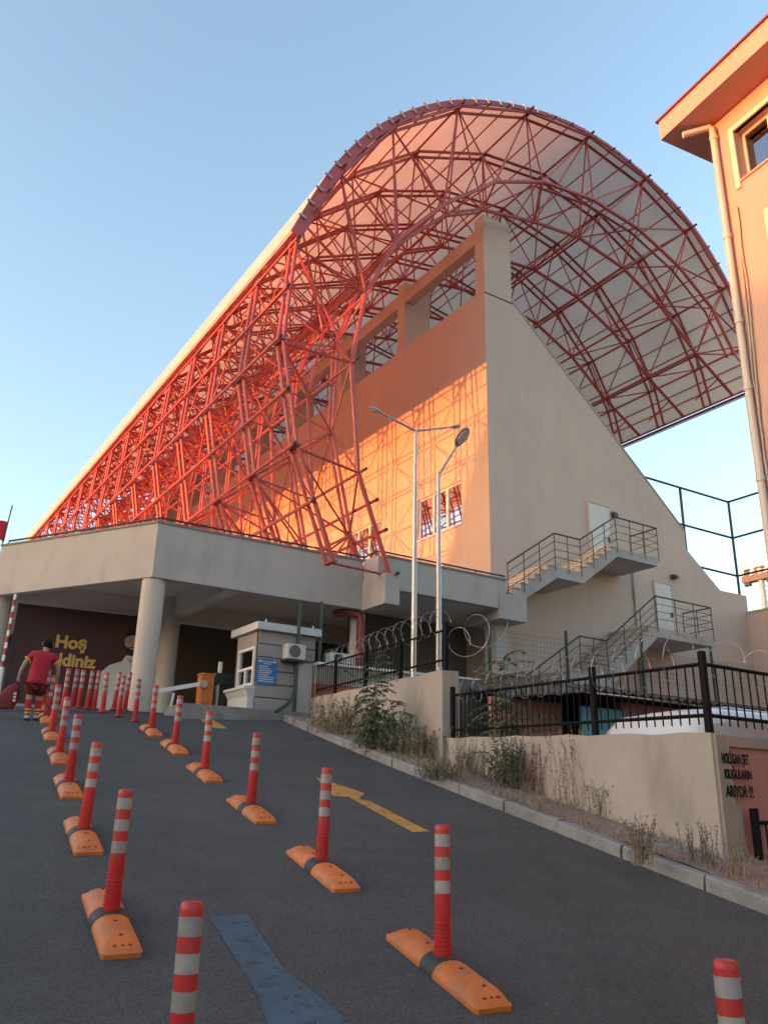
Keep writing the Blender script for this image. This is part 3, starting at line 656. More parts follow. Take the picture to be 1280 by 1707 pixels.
part('portrait_shirt', flat(body, po), M['white_cloth'], ban)
head = [(.02+.21*math.cos(t), 5.86+.30*math.sin(t)) for t in [2*math.pi*i/20 for i in range(20)]] 
part('portrait_face', flat(head, po, .016), M['skin_print'], ban)
hairp = [(.02+.235*math.cos(t), 5.92+.29*math.sin(t)) for t in [R(10)+R(160)*i/12 for i in range(13)]] + [(-.15, 6.0), (0, 6.06), (.16, 6.02)]
part('portrait_hair', flat(hairp, po, .02), M['hair_print'], ban)
beard = [(-.19, 5.78), (-.15, 5.62), (.02, 5.55), (.18, 5.62), (.22, 5.78), (.14, 5.71), (.02, 5.74), (-.11, 5.71)]
part('portrait_beard', flat(beard, po, .02), M['hair_print'], ban)

for nm_, shp, m_ in (('portrait_eye', [(-.085, 5.885), (-.05, 5.90), (-.02, 5.885), (-.05, 5.872)], 'hair_print'), ('portrait_eye', [(.065, 5.885), (.095, 5.90), (.13, 5.885), (.095, 5.872)], 'hair_print'),
                    ('portrait_brow', [(-.10, 5.93), (-.05, 5.955), (0, 5.94), (-.05, 5.935)], 'hair_print'), ('portrait_brow', [(.05, 5.94), (.095, 5.955), (.145, 5.93), (.095, 5.935)], 'hair_print'),
                    ('portrait_nose', [(.0, 5.79), (.022, 5.86), (.045, 5.79), (.022, 5.78)], 'bark'), ('portrait_smile', [(-.055, 5.695), (.02, 5.672), (.10, 5.695), (.02, 5.708)], 'white_cloth'), ('portrait_collar', [(-.13, 5.47), (.02, 5.30), (.18, 5.47), (.02, 5.38)], 'skin_print')):
    part(nm_, flat(shp, po, .024), M[m_], ban)
# flag at the deck's left end
fl = thing('flagpole', 'thin leaning flagpole with a red flag at the left end of the deck', 'flag', (2.81, 22.6, DT))
mb = MB(); mb.tube([(2.80, 22.62, DT-.05), (2.88, 22.62, DT+1.08)], .018, 6); part('pole', mb, M['rail'], fl)
mb = MB(); rows = []
for i in range(9):
    t = i/8; rows.append([(2.865-.02*j/6 - .62*t, 22.62+.05*math.sin(t*7+j*.4), DT+.62-.10*j*.9 + .05*math.sin(t*5) - .10*t) for j in range(7)])
mb.grid(rows); f2 = part('flag_cloth', mb, M['flag'], fl, 60)
mb = MB(); pts = []
for i in range(15): a = R(50)+R(260)*i/14; pts.append((2.60+.11*math.cos(a), DT+.32+.11*math.sin(a)))
for i in range(15): a = R(310)-R(260)*i/14; pts.append((2.625+.088*math.cos(a), DT+.32+.088*math.sin(a)))
mb.prism([(x, 22.555, z) for x, z in pts], (0, .01, 0)); part('crescent', mb, M['white'], f2)

# ------------------------------------------------------------------ outdoor staircases on the gable
def staircase(label, xs, zs, thick, x_start, loc, yo=17.5, yi=19.2, block=None):
    """xs: start of flight 1, end, start of flight 2, end, end of landing; zs: start, landing 1, landing 2"""
    st = thing('outdoor_staircase', label, 'staircase', loc, 'concrete stairs on the gable wall')
    x0, x1, x2, x3, x4 = xs; z0, z1, z2 = zs
    pts = [(x0, z0-thick), (x1+.12, z1-thick), (x2+.12, z1-thick), (x3+.05, z2-thick*.85), (x4, z2-thick*.85), (x4, z2)]
    n2 = 6; n1 = 7; up = []
    for k in range(n2): up += [(x2+(x3-x2)*(k)/n2, z1+(z2-z1)*(k)/n2), (x2+(x3-x2)*(k)/n2, z1+(z2-z1)*(k+1)/n2)]
    up = [(x2, z1)] + up[1:]
    lowp = []
    for k in range(n1): lowp += [(x0+(x1-x0)*k/n1, z0+(z1-z0)*k/n1), (x0+(x1-x0)*k/n1, z0+(z1-z0)*(k+1)/n1)]
    outline = pts + up[::-1] + [(x1, z1)] + lowp[::-1]
    clean = []
    for q in outline:
        if not clean or (abs(q[0]-clean[-1][0])+abs(q[1]-clean[-1][1])) > 1e-4: clean.append(q)
    m = MB(); m.prism([(x, yo+.06, z) for x, z in clean], (0, yi-yo-.06, 0)); part('flight', m, M['deck'], st)
    for (a, b, za, zb, n_) in ((x0, x1, z0, z1, n1), (x2, x3, z1, z2, n2)):
        for k in range(n_):
            xx = a+(b-a)*k/n_; zz = za+(zb-za)*(k+1)/n_; m = MB(); m.box(xx-.03, xx+(b-a)/n_, yo+.03, yi-.02, zz+.002, zz+.03); part('tread', m, M['door'], st)
    # railing on the open side: posts, handrail, three mid rails; return at the far end
    H = 1.02
    segs = [((x0, z0), (x1, z1)), ((x1, z1), (x2, z1)), ((x2, z1), (x3, z2)), ((x3, z2), (x4, z2))]
    m = MB(); r2 = MB(); pst = []; y = yo
    for (a, b) in segs:
        m.tube([(a[0], y, a[1]+H), (b[0], y, b[1]+H)], .026, 6)
        for h_ in (.28, .52, .77): r2.tube([(a[0], y, a[1]+h_), (b[0], y, b[1]+h_)], .012, 5)
        n_ = 2 if b[0]-a[0] < 1.3 else 3
        for i in range(n_+1):
            t = i/n_; xx, zz = a[0]+(b[0]-a[0])*t, a[1]+(b[1]-a[1])*t; pst.append((xx, y, zz-.16, zz+H)) if i or a == segs[0][0] else None
    for h_, r_ in ((H, .026), (.28, .012), (.52, .012), (.77, .012)):
        (m if h_ == H else r2).tube([(x4, y, z2+h_), (x4, y+1.15, z2+h_)], r_, 5)
    pst += [(x4, y+.58, z2-.1, z2+H), (x4, y+1.15, z2, z2+H)]
    rl = part('railing', m, M['rail'], st); part('mid_rail', r2, M['rail'], rl)
    for (xx, yy, za, zb) in pst: pm = MB(); pm.tube([(xx, yy, za), (xx, yy, zb)], .018, 5); part('railing_post', pm, M['rail'], rl)
    return st
staircase('upper concrete outdoor staircase rising from the deck to the higher door', (15.36, 17.25, 18.34, 20.0, 21.98), (7.45, 8.72, 9.80), .34, 0, (15.4, 17.6, 7.4))
staircase('lower concrete outdoor staircase climbing to the lower door behind the razor wire', (15.6, 18.08, 19.22, 21.62, 24.42), (4.1, 5.68, 7.42), .36, 0, (15.7, 17.6, 4.0))

# ------------------------------------------------------------------ walls beside the street
def wall_pts(tab): return [Vector((x, y, 0)) for x, y in tab]
W2a, W2b, W1a, W1b = (7.22, 5.33), (7.99, 10.62), (8.0, 10.74), (8.92, 17.15)
def sloped_wall(a, b, top_a, top_b, th, base=1.0):
    a, b = Vector((*a, 0)), Vector((*b, 0)); n_ = Vector(((b-a).y, -(b-a).x, 0)).normalized()*th
    ba = ramp(a.x, a.y)-.3; bb = ramp(b.x, b.y)-.3
    m = MB(); steps = 14; rows = [[], [], [], []]
    for i in range(steps+1):
        t = i/steps; p = a+(b-a)*t; z = top_a+(top_b-top_a)*t + (.012*math.sin(i*2.3) if 0 < i < steps else 0); zb = ba+(bb-ba)*t
        rows[0].append((p.x, p.y, zb)); rows[1].append((p.x, p.y, z)); q = p+n_; rows[2].append((q.x, q.y, z)); rows[3].append((q.x, q.y, zb-1.0))
    m.grid(rows[::-1])
    k = steps; m.add([rows[0][0], rows[1][0], rows[2][0], rows[3][0]], [(3, 2, 1, 0)]); m.add([rows[0][k], rows[1][k], rows[2][k], rows[3][k]], [(0, 1, 2, 3)])
    return m
solo('retaining_wall', sloped_wall(W1a, W1b, 3.93, 4.10, .30), M['wall_render'], 'higher pale rendered retaining wall beside the ramp next to the booth', 'wall', (8.0, 10.74, 2.5), 'rendered walls beside the ramp', 30)
rw = thing('retaining_wall', 'lower pale rendered wall with a pink end face carrying black lettering', 'wall', (7.22, 5.33, 1.4), 'rendered walls beside the ramp')
part('street_face', sloped_wall(W2a, W2b, 2.62, 2.88, .22), M['wall_render'], rw, 30)
mb = MB(); mb.box(7.43, 13.0, 5.335, 5.60, 0.9, 2.60); part('end_face', mb, M['wall_pink'], rw)
mb = MB(); mb.box(7.24, 7.40, 5.29, 5.334, .9, 2.60); mb.box(7.402, 7.52, 5.292, 5.334, .9, 1.95); mb.box(7.402, 13.0, 5.30, 5.334, 2.50, 2.602); part('grey_margin', mb, M['grey_patch'], rw)
for body, z, s_, x in (('HOLİGAN ŞET', 2.34, .130, 7.50), ('KILIĞULARIN', 2.20, .118, 7.52), ('ARIYOR !!!', 2.03, .150, 7.515)):
    m = text_mb(body, s_, (x, 5.284, z), (1, 0, 0), (0, 0, 1), .004, .003)
    xs_ = [v[0] for v in m.v]; w_ = max(xs_)-min(xs_); tgt = .42; m.v = [(x+(v[0]-x)*tgt/w_, v[1], v[2]) for v in m.v]
    part('lettering', m, M['iron'], rw)
def panel_fence(name, label, p0, p1, zr, zb, posts, pitch, loc, group, zpost0=None, rt=.020, mid=True):
    """bars between a top and a bottom rail; posts given as fractions"""
    a, b = Vector((*p0, 0)), Vector((*p1, 0)); d = b-a; L_ = d.length
    f = thing(name, label, 'fence', loc, group)
    zt = lambda t: zr[0]+(zr[1]-zr[0])*t
    zl = lambda t: zb[0]+(zb[1]-zb[0])*t
    m = MB()
    for z_ in (zt, zl): m.tube([(a.x, a.y, z_(0)), (b.x, b.y, z_(1))], rt, 4)
    part('rail', m, M['iron'], f, 0)
    m = MB(); n_ = int(L_/pitch)
    for i in range(1, n_):
        t = i/n_; p = a+d*t; e_ = Vector((random.uniform(-.006, .006), random.uniform(-.006, .006), 0))
        m.tube([(p.x, p.y, zl(t)-.09), (p.x+e_.x, p.y+e_.y, zt(t)+.0)], .0105, 4)
    part('bars', m, M['iron'], f, 0)
    for t in posts:
        p = a+d*t; m = MB(); z0 = (zpost0 if zpost0 is not None else zl(t)-.2); s_ = .030
        m.box(p.x-s_, p.x+s_, p.y-s_, p.y+s_, z0, zt(t)+.13); part('post', m, M['iron'], f, 0)
    return f
IF = 'black iron bar fences on the walls'
panel_fence('iron_fence', 'black bar fence on the higher pale wall in front of the lamp posts', (8.12, 10.8), (9.02, 17.0), (4.60, 4.82), (4.12, 4.28), (0, .27, .52, .78, 1.0), .13, (8.1, 10.8, 3.9), IF, 3.95)
panel_fence('iron_fence', 'black bar fence on the lower pale wall ending at the tall corner post', (7.33, 5.42), (8.06, 10.55), (3.31, 3.52), (2.80, 2.99), (0, .34, 1.0), .125, (7.3, 5.4, 2.6), IF, 2.55)
panel_fence('iron_fence', 'black bar fence turning right from the tall corner post above the pink wall', (7.40, 5.42), (11.5, 5.46), (3.31, 3.31), (2.80, 2.80), (.55, 1.0), .135, (7.4, 5.42, 2.6), IF, 2.55)
panel_fence('iron_fence', 'short black bar fence low down in front of the pink lettered wall', (7.60, 5.22), (10.2, 5.22), (1.80, 1.80), (1.20, 1.20), (0, .5, 1.0), .15, (7.6, 5.2, 1.4), IF, 1.2)
def razor(label, p0, p1, z0, z1, r_, pitch, loc, sag=.0, r1=None):
    a, b = Vector(p0+(0,)), Vector(p1+(0,)); d = b-a; L_ = d.length; u = d.normalized(); n_ = Vector((u.y, -u.x, 0))
    turns = int(L_/pitch); N_ = turns*22; pts = []
    rng = random.Random(len(label))
    ph = [rng.uniform(.85, 1.12) for _ in range(turns+2)]
    for i in range(N_+1):
        t = i/N_; k = t*turns; an = 2*math.pi*k; rr_ = (r_ + ((r1 or r_)-r_)*t)*(ph[int(k)]*(1-k % 1)+ph[int(k)+1]*(k % 1))
        p = a + d*t + u*math.cos(an*.999)*.10; z = z0+(z1-z0)*t
        p = p + n_*math.cos(an)*rr_; pts.append((p.x, p.y, z + math.sin(an)*rr_))
    m = MB(); m.tube(pts, .0040, 5, False)
    for i in range(0, N_, 2):      # barbs
        p = Vector(pts[i]); e_ = Vector((rng.uniform(-1, 1), rng.uniform(-1, 1), rng.uniform(-1, 1))).normalized()*.018
        m.tube([p-e_, p+e_], .0035, 3, False)
    return solo('razor_wire_coil', m, M['wire'], label, 'razor wire', loc, 'razor wire coils', 60)
razor('coil of razor wire along the top of the higher wall fence', (8.15, 10.9), (8.95, 16.3), 4.78, 4.90, .22, .36, (8.1, 10.9, 4.6), r1=.16)
razor('coil of razor wire above the lower wall fence up to the tall corner post', (7.36, 5.6), (8.02, 10.3), 3.42, 3.56, .27, .38, (7.36, 5.6, 3.3), r1=.19)
razor('thin coil of razor wire above the fence right of the tall corner post', (7.6, 5.45), (11.2, 5.49), 3.34, 3.36, .25, .52, (7.6, 5.45, 3.3))
razor('loose tangled loops of razor wire hanging off the end of the higher wall', (8.16, 10.62), (8.9, 10.62), 4.30, 4.75, .30, .36, (8.2, 10.6, 4.0))

# platform retaining wall with the white coping behind the yard
pw = thing('platform_wall', 'long two tone wall with a white coping across the yard in front of the gable', 'wall', (8.6, 15.5, 1.4))
PZ = 4.9; pwy = lambda x: 16.75-(x-8.85)*.056
def pslab(x0, x1, d0, d1, z0, z1):
    m = MB(); m.hexa([(x0, pwy(x0)+d0, z0), (x1, pwy(x1)+d0, z0), (x1, pwy(x1)+d1, z0), (x0, pwy(x0)+d1, z0)], [(x0, pwy(x0)+d0, z1), (x1, pwy(x1)+d0, z1), (x1, pwy(x1)+d1, z1), (x0, pwy(x0)+d1, z1)]); return m
part('upper_band', pslab(8.95, 29.0, 0, .3, 4.42, PZ-.06), M['wall_render'], pw); part('lower_band', pslab(8.95, 29.0, .01, .29, 1.2, 4.418), M['salmon'], pw)
x = 8.95
while x < 29: part('coping', pslab(x+.01, min(x+1.2, 29), -.06, .36, PZ-.058, PZ), M['frame'], pw); x += 1.22
mb = MB(); mb.box(9.0, 29.0, 17.1, 19.2, 4.2, 4.5); struct('platform', mb, M['floor'])

# green wire mesh fence behind
mf = thing('mesh_fence', 'green wire mesh fence standing on the white coping below the stairs', 'fence', (13, 16.6, PZ))
for x, z1 in ((13.9, 6.40), (16.5, 6.5), (19.35, 6.6), (22.3, 6.7), (25.2, 6.85)):
    mb = MB(); mb.tube([(x, pwy(x)+.15, PZ), (x, pwy(x)+.15, z1)], .045, 6); part('post', mb, M['green_post'], mf)
mb = MB()
for i in range(100): x = 13.9+i*.113; mb.tube([(x, pwy(x)+.15, PZ+.05), (x, pwy(x)+.15, 6.25)], .0026, 3, False)
for i in range(10): mb.tube([(13.9, pwy(13.9)+.15, PZ+.08+i*.14), (25.2, pwy(25.2)+.15, PZ+.08+i*.14)], .003, 3, False)
part('mesh_panel', mb, M['green_post'], mf, 0)
gp = thing('mesh_fence', 'short green mesh fence with a slanting brace beside the booth', 'fence', (8.5, 16.9, 3.7))
for (x, y, z0, z1) in ((8.50, 16.85, 3.6, 6.28), (9.12, 16.95, 3.6, 6.35)):
    mb = MB(); mb.tube([(x, y, z0), (x, y, z1)], .04, 6); part('post', mb, M['green_post'], gp)
mb = MB(); q = [Vector((8.50, 16.83, 4.35)), Vector((8.38, 16.7, 4.05)), Vector((8.15, 16.6, 3.85)), Vector((7.9, 16.5, 3.70))]; mb.tube(q, .04, 6); part('brace', mb, M['green_post'], gp)
mb = MB()
for i in range(10): mb.tube([(8.5+i*.069, 16.86+i*.011, 4.1), (8.5+i*.069, 16.86+i*.011, 6.3)], .003, 3, False)
for i in range(18): mb.tube([(8.5, 16.86, 4.15+i*.125), (9.12, 16.96, 4.2+i*.125)], .003, 3, False)
part('mesh_panel', mb, M['green_post'], gp, 0)
mb = MB(); mb.box(8.52, 8.92, 16.86, 17.1, 3.6, 4.85); solo('gate_pillar', mb, M['deck'], 'squat grey pillar between the booth and the higher pale wall', 'pillar', (8.7, 16.95, 3.6))

# tall ball-stop net fence behind the gable, wall to its right, far floodlight mast
nf = thing('net_fence', 'tall dark framed net fence rising behind the sloping gable against the sky', 'fence', (29.05, 19.8, 9))
mb = MB()
for z in (13.85, 12.3, 10.72):
    mb.tube([(22.5, 19.8, z+.12), (29.07, 19.45, z)], .042, 6); mb.tube([(29.07, 19.45, z), (29.07, 8, z)], .042, 6)
part('rail', mb, M['green_post'], nf)
for x, y, z0, z1 in ((26.5, 19.78, 9.0, 14.0), (29.07, 19.45, 3, 13.9), (29.07, 13.5, 3, 13.9)):
    mb = MB(); mb.tube([(x, y, z0), (x, y, z1)], .052, 7); part('post', mb, M['green_post'], nf)
mb = MB()
for i in range(14): z = 9.4+i*.33; mb.tube([(29.07, 19.4, z), (29.07, 8, z)], .004, 3, False); mb.tube([(23.5, 19.8, z), (29.07, 19.45, z)], .003, 3, False)
part('net', mb, M['green_post'], nf, 0)
mb = MB(); mb.box(29.10, 29.5, 6.5, 19.35, 1.2, 9.18); mb.box(29.06, 29.54, 6.5, 19.3, 9.183, 9.25); solo('boundary_wall', mb, M['plaster'], 'plain beige wall to the right of the gable below the net fence', 'wall', (29.2, 12, 1.2))
ms = thing('floodlight_mast', 'distant mast with a red and white lamp platform against the sky', 'floodlight', (75, 47.6, 0))
mb = MB(); mb.tube([(75, 47.6, 0), (75, 47.6, 24.9)], .28, 10); mb.tube([(75, 47.6, 24.9), (75, 47.6, 26.2)], .03, 5); part('mast', mb, M['mast'], ms)
mb = MB(); mb.box(74.6, 75.4, 45.2, 49.5, 23.7, 24.3); part('platform', mb, M['mast_red'], ms)
mb = MB()
for y in (45.4, 46.4, 48.0, 49.1): mb.box(74.5, 75.5, y, y+.35, 24.31, 25.0)
mb.box(74.55, 75.45, 45.2, 49.5, 25.0, 25.12); part('railing', mb, M['mast'], ms)
mb = MB(); 
for y in (45.0, 46.0, 48.4): mb.box(74.2, 74.6, y, y+.6, 23.2, 23.6)
part('lamp_head', mb, M['rail'], ms)
mb = MB()
for i in range(40): mb.tube([(75, 46.9, 1+i*.56), (75, 47.25, 1.3+i*.56)], .03, 4)
mb.tube([(75, 46.9, 0), (75, 46.9, 24)], .04, 4); part('ladder', mb, M['rail'], ms)

# ------------------------------------------------------------------ shed and van in the yard
sh = thing('shed', 'low shed with a dark corrugated roof behind the lower fence', 'shed', (12.2, 11.5, 1.35))
def corr(p0, p1, q0, q1, n_, amp):      # corrugated sheet between two edges
    p0, p1, q0, q1 = map(Vector, (p0, p1, q0, q1)); m = MB(); rows = []
    for s_ in (0, 1):
        r_ = []
        for i in range(n_+1):
            t = i/n_; z = Vector((0, 0, amp*math.sin(i*math.pi/2.0)))
            r_.append(((p0+(p1-p0)*t) if s_ == 0 else (q0+(q1-q0)*t))+z)
        rows.append(r_)
    m.grid(rows); m.grid([[v+Vector((0, 0, -.012)) for v in r_] for r_ in rows][::-1]); return m
part('roof', corr((12.0, 11.35, 4.02), (22, 11.5, 4.06), (12.6, 14.6, 4.7), (22, 14.6, 4.7), 150, .03), M['shed_roof'], sh)
mb = MB(); mb.prism([(12.0, 11.4, 3.98), (10.7, 12.3, 3.86), (11.3, 14.9, 4.40), (12.6, 14.6, 4.66)], (0, 0, .03)); part('side_roof', mb, M['shed_roof'], sh)
mb = MB(); mb.box(10.6, 12.4, 12.6, 12.75, 1.2, 3.90); mb.box(13.6, 21.5, 12.1, 12.25, 1.2, 3.98); part('wall', mb, M['wall_pink'], sh)
mb = MB(); mb.box(12.38, 13.6, 12.0, 12.1, 1.2, 3.80); part('blue_panel', mb, M['blue_wall'], sh)
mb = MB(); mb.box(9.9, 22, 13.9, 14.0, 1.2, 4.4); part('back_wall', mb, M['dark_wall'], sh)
van = thing('parked_van', 'white van parked in the yard behind the lower wall with only its roof showing', 'van', (11.2, 8.3, 1.35))
def van_section(y, k): return [(9.96, 1.7), (9.92, 2.7), (9.99, 3.05), (10.2, 3.22), (10.7, 3.30), (12.4, 3.33), (14.1, 3.29), (14.5, 2.6), (14.5, 1.7)]
mb = MB(); rows = []
for y, ins, dz in ((7.55, .10, -.18), (7.62, .03, -.05), (7.8, 0, 0), (8.4, 0, .03), (9.1, 0, 0), (9.25, .03, -.05), (9.32, .10, -.18)):
    rows.append([(x+(ins if x < 12 else -ins), y, z+(dz if z > 2.5 else 0)) for x, z in van_section(y, 0)])
mb.grid(rows)
for r_ in (rows[0], rows[-1]): mb.add(r_, [tuple(range(len(r_)))])
part('body', mb, M['van'], van, 50)
mb = MB(); 
for y in (7.95, 8.95): mb.tube([(10.7, y, 3.30), (11.2, y, 3.36), (14.0, y, 3.35)], .022, 6)
part('roof_rail', mb, M['van'], van)
mb = MB(); mb.prism([(9.93, 7.95, 2.58), (9.95, 7.95, 2.10), (9.95, 8.95, 2.10), (9.93, 8.95, 2.58)], (-.03, 0, 0)); part('windscreen', mb, M['glass_dark'], van)
for x in (10.9, 13.6):
    for y in (7.6, 9.27):
        mb = MB(); mb.tube([(x, y-.1, 1.68), (x, y+.1, 1.68)], .33, 20); part('wheel', mb, M['rubber'], van)

# ------------------------------------------------------------------ guard booth
bt = thing('guard_booth', 'small grey panelled guard booth with a white flat roof at the top of the ramp', 'booth', (7.6, 17.0, TOPZ))
zb, zt = TOPZ+.055, 5.50
mb = MB(); mb.holed((7.6, 17.0, 0), (0, 1, 0), (0, 0, 1), (.08, 0, 0), (0, 1.15), (zb, zt), [(.14, 1.0, 4.30, 5.16)])
mb.box(7.68, 9.02, 18.07, 18.15, zb, zt); mb.box(8.94, 9.02, 17.08, 18.07, zb, zt)
nz = 6; 
for i in range(nz):
    a, b = zb+(zt-zb)*i/nz, zb+(zt-zb)*(i+1)/nz; mb.box(7.60, 9.02, 16.99-.012, 17.07, a+.012, b-.012)
mb.box(7.68, 8.94, 17.02, 17.075, zb, zt)
part('wall', mb, M['booth'], bt, 0)
mb = MB()
for i in range(1, nz): z = zb+(zt-zb)*i/nz; mb.box(7.605, 9.015, 16.995, 17.019, z-.0115, z+.0115)
part('panel_joint', mb, M['black'], bt)
mb = MB(); mb.box(7.50, 9.10, 16.85, 18.35, 5.502, 5.67); part('roof', mb, M['booth_white'], bt)
mb = MB()
for (a, b, c, d) in ((.14, 1.0, 4.30, 4.36), (.14, 1.0, 5.10, 5.16), (.14, .20, 4.36, 5.10), (.94, 1.0, 4.36, 5.10), (.55, .60, 4.36, 4.66), (.20, .94, 4.66, 4.72)): mb.box(7.575, 7.66, 17+a, 17+b, c, d)
wf = part('window', mb, M['frame'], bt)
mb = MB(); mb.box(7.62, 7.63, 17.2, 17.94, 4.36, 5.10); part('pane', mb, M['glass_dark'], wf)
mb = MB(); mb.box(7.44, 7.598, 17.02, 18.1, zb, 4.05); mb.hexa([(7.44, 17.02, 4.051), (7.598, 17.02, 4.051), (7.598, 18.1, 4.051), (7.44, 18.1, 4.051)], [(7.37, 16.99, 4.2), (7.598, 16.99, 4.2), (7.598, 18.14, 4.2), (7.37, 18.14, 4.2)])
mb.box(7.34, 7.598, 16.98, 18.16, 4.202, 4.26); part('counter', mb, M['booth_white'], bt)
for (x, y) in ((7.75, 17.0), (8.95, 17.0)):
    mb = MB(); mb.tube([(x, y, 5.68), (x, y, 5.76)], .025, 6); part('roof_bolt', mb, M['zinc'], bt)
nb = thing('notice_board', 'bright blue notice with white lines of text on the booth wall', 'notice', (7.9, 16.96, 4.7))
q0, q1 = on_y(428, 1097, 16.96), on_y(460, 1143, 16.96)
mb = MB(); mb.box(q0[0]+.02, q1[0], 16.95, 16.97, q1[2], q0[2]); part('board', mb, M['notice'], nb)
w_, h_ = q1[0]-q0[0]-.02, q0[2]-q1[2]
mb = MB()
rows_ = [(.18, .82, .90), (.30, .7, .82)] + [(.10, random.uniform(.55, .9), .72-.085*i) for i in range(8)]
for a, b, t in rows_: mb.box(q0[0]+.02+w_*a, q0[0]+.02+w_*b, 16.945, 16.949, q1[2]+h_*t-.008, q1[2]+h_*t+.008)
part('text_lines', mb, M['white_cloth'], nb)
mb = MB()
for a in (.07, .80): mb.box(q0[0]+.02+w_*a, q0[0]+.02+w_*(a+.13), 16.944, 16.949, q1[2]+h_*.87, q1[2]+h_*.95)
part('emblem', mb, M['white_cloth'], nb)
def aircon(label, x0, x1, y, z0, z1, d=.28):
    a = thing('air_conditioner', label, 'air conditioner', (x0, y, z0), 'outdoor air conditioning units')
    m = MB(); m.box(x0, x1, y-d, y, z0, z1); part('casing', m, M['ac'], a)
    m = MB(); cx, cz = x0+(x1-x0)*.40, (z0+z1)/2; r_ = (z1-z0)*.42
    m.tube([(cx, y-d-.012, cz), (cx, y-d-.002, cz)], r_, 24); part('grille', m, M['acdark'], a)
    m = MB(); m.box(x0-.03, x1+.03, y-d-.02, y+.02, z0-.05, z0-.003); part('bracket', m, M['rail'], a)
aircon('outdoor air conditioner hung on the grey booth wall', 8.18, 8.62, 16.96, 4.90, 5.23)
aircon('outdoor air conditioner standing behind the booth on the white coping', 9.30, 9.82, 17.0, 4.93, 5.16)
# barrier, turnstile post, raised boom
bg_ = thing('barrier_gate', 'orange parking barrier cabinet with a white boom under the deck', 'barrier', (7.05, 18.5, TOPZ))
mb = MB(); mb.box(6.95, 7.24, 18.5, 18.8, TOPZ, 4.62); mb.box(6.93, 7.26, 18.48, 18.82, 4.622, 4.66); part('cabinet', mb, M['orange'], bg_)
mb = MB(); mb.obox((5.7, 18.44, 4.05), (1.28, 0, .32), (0, .05, 0), (-.025, 0, .09)); part('boom', mb, M['white'], bg_)
mb = MB(); mb.tube([(6.97, 18.42, 4.40), (6.97, 18.49, 4.40)], .09, 16); part('pivot', mb, M['zinc'], bg_)
mb = MB(); mb.tube([(6.3, 18.46, 4.14), (6.25, 18.46, 3.75)], .03, 6); part('support', mb, M['white'], bg_)
tp = thing('turnstile', 'grey access post with a dark card reader behind the barrier', 'turnstile', (7.36, 18.7, TOPZ))
mb = MB(); mb.tube([(7.42, 18.7, TOPZ), (7.42, 18.7, 4.45)], .045, 10); part('post', mb, M['galv'], tp)
mb = MB(); mb.box(7.32, 7.75, 18.64, 18.9, 4.46, 4.72); part('reader', mb, M['black'], tp)
mb = MB(); mb.box(7.40, 7.47, 18.66, 18.74, 4.722, 4.98); part('lamp', mb, M['white'], tp)
rb = thing('raised_boom', 'red and white boom raised beside the left column', 'barrier', (3.2, 21.3, TOPZ))
q0, q1 = on_y(27, 990, 21.3), on_y(4, 1112, 21.3)
for i in range(12):
    a, b = Vector(q1)+(Vector(q0)-Vector(q1))*(i/12), Vector(q1)+(Vector(q0)-Vector(q1))*((i+1)/12-.004)
    mb = MB(); mb.tube([a, b], .035, 6); part('stripe', mb, M['red_pvc'] if i % 2 == 0 else M['white'], rb)
mb = MB(); mb.tube([Vector(q1)-Vector((0, 0, 1.1)), Vector(q1)], .06, 8); part('post', mb, M['white'], rb)

# parked scooter seen dimly under the deck
sc = thing('parked_scooter', 'dark scooter parked in the shade left of the booth window', 'scooter', (7.75, 19.6, TOPZ))
for x in (7.55, 8.35):
    mb = MB(); a = [(x+.2*math.cos(t), 19.6, TOPZ+.22+.2*math.sin(t)) for t in [2*math.pi*i/16 for i in range(17)]]; mb.tube(a, .05, 6, False); part('wheel', mb, M['rubber'], sc)
mb = MB(); mb.prism([(7.62, 19.5, TOPZ+.25), (8.4, 19.5, TOPZ+.25), (8.5, 19.5, TOPZ+.62), (8.05, 19.5, TOPZ+.60), (7.9, 19.5, TOPZ+.34), (7.75, 19.5, TOPZ+.36), (7.66, 19.5, TOPZ+.82), (7.58, 19.5, TOPZ+.82)], (0, .2, 0)); part('body', mb, M['black'], sc)
mb = MB(); mb.box(8.02, 8.48, 19.47, 19.73, TOPZ+.62, TOPZ+.70); part('seat', mb, M['rubber'], sc)
mb = MB(); mb.tube([(7.62, 19.3, TOPZ+.9), (7.62, 19.9, TOPZ+.9)], .02, 6); part('handlebar', mb, M['zinc'], sc)
mb = MB(); mb.tube([(7.56, 19.6, TOPZ+.70), (7.50, 19.6, TOPZ+.70)], .07, 12); part('headlight', mb, M['zinc'], sc)

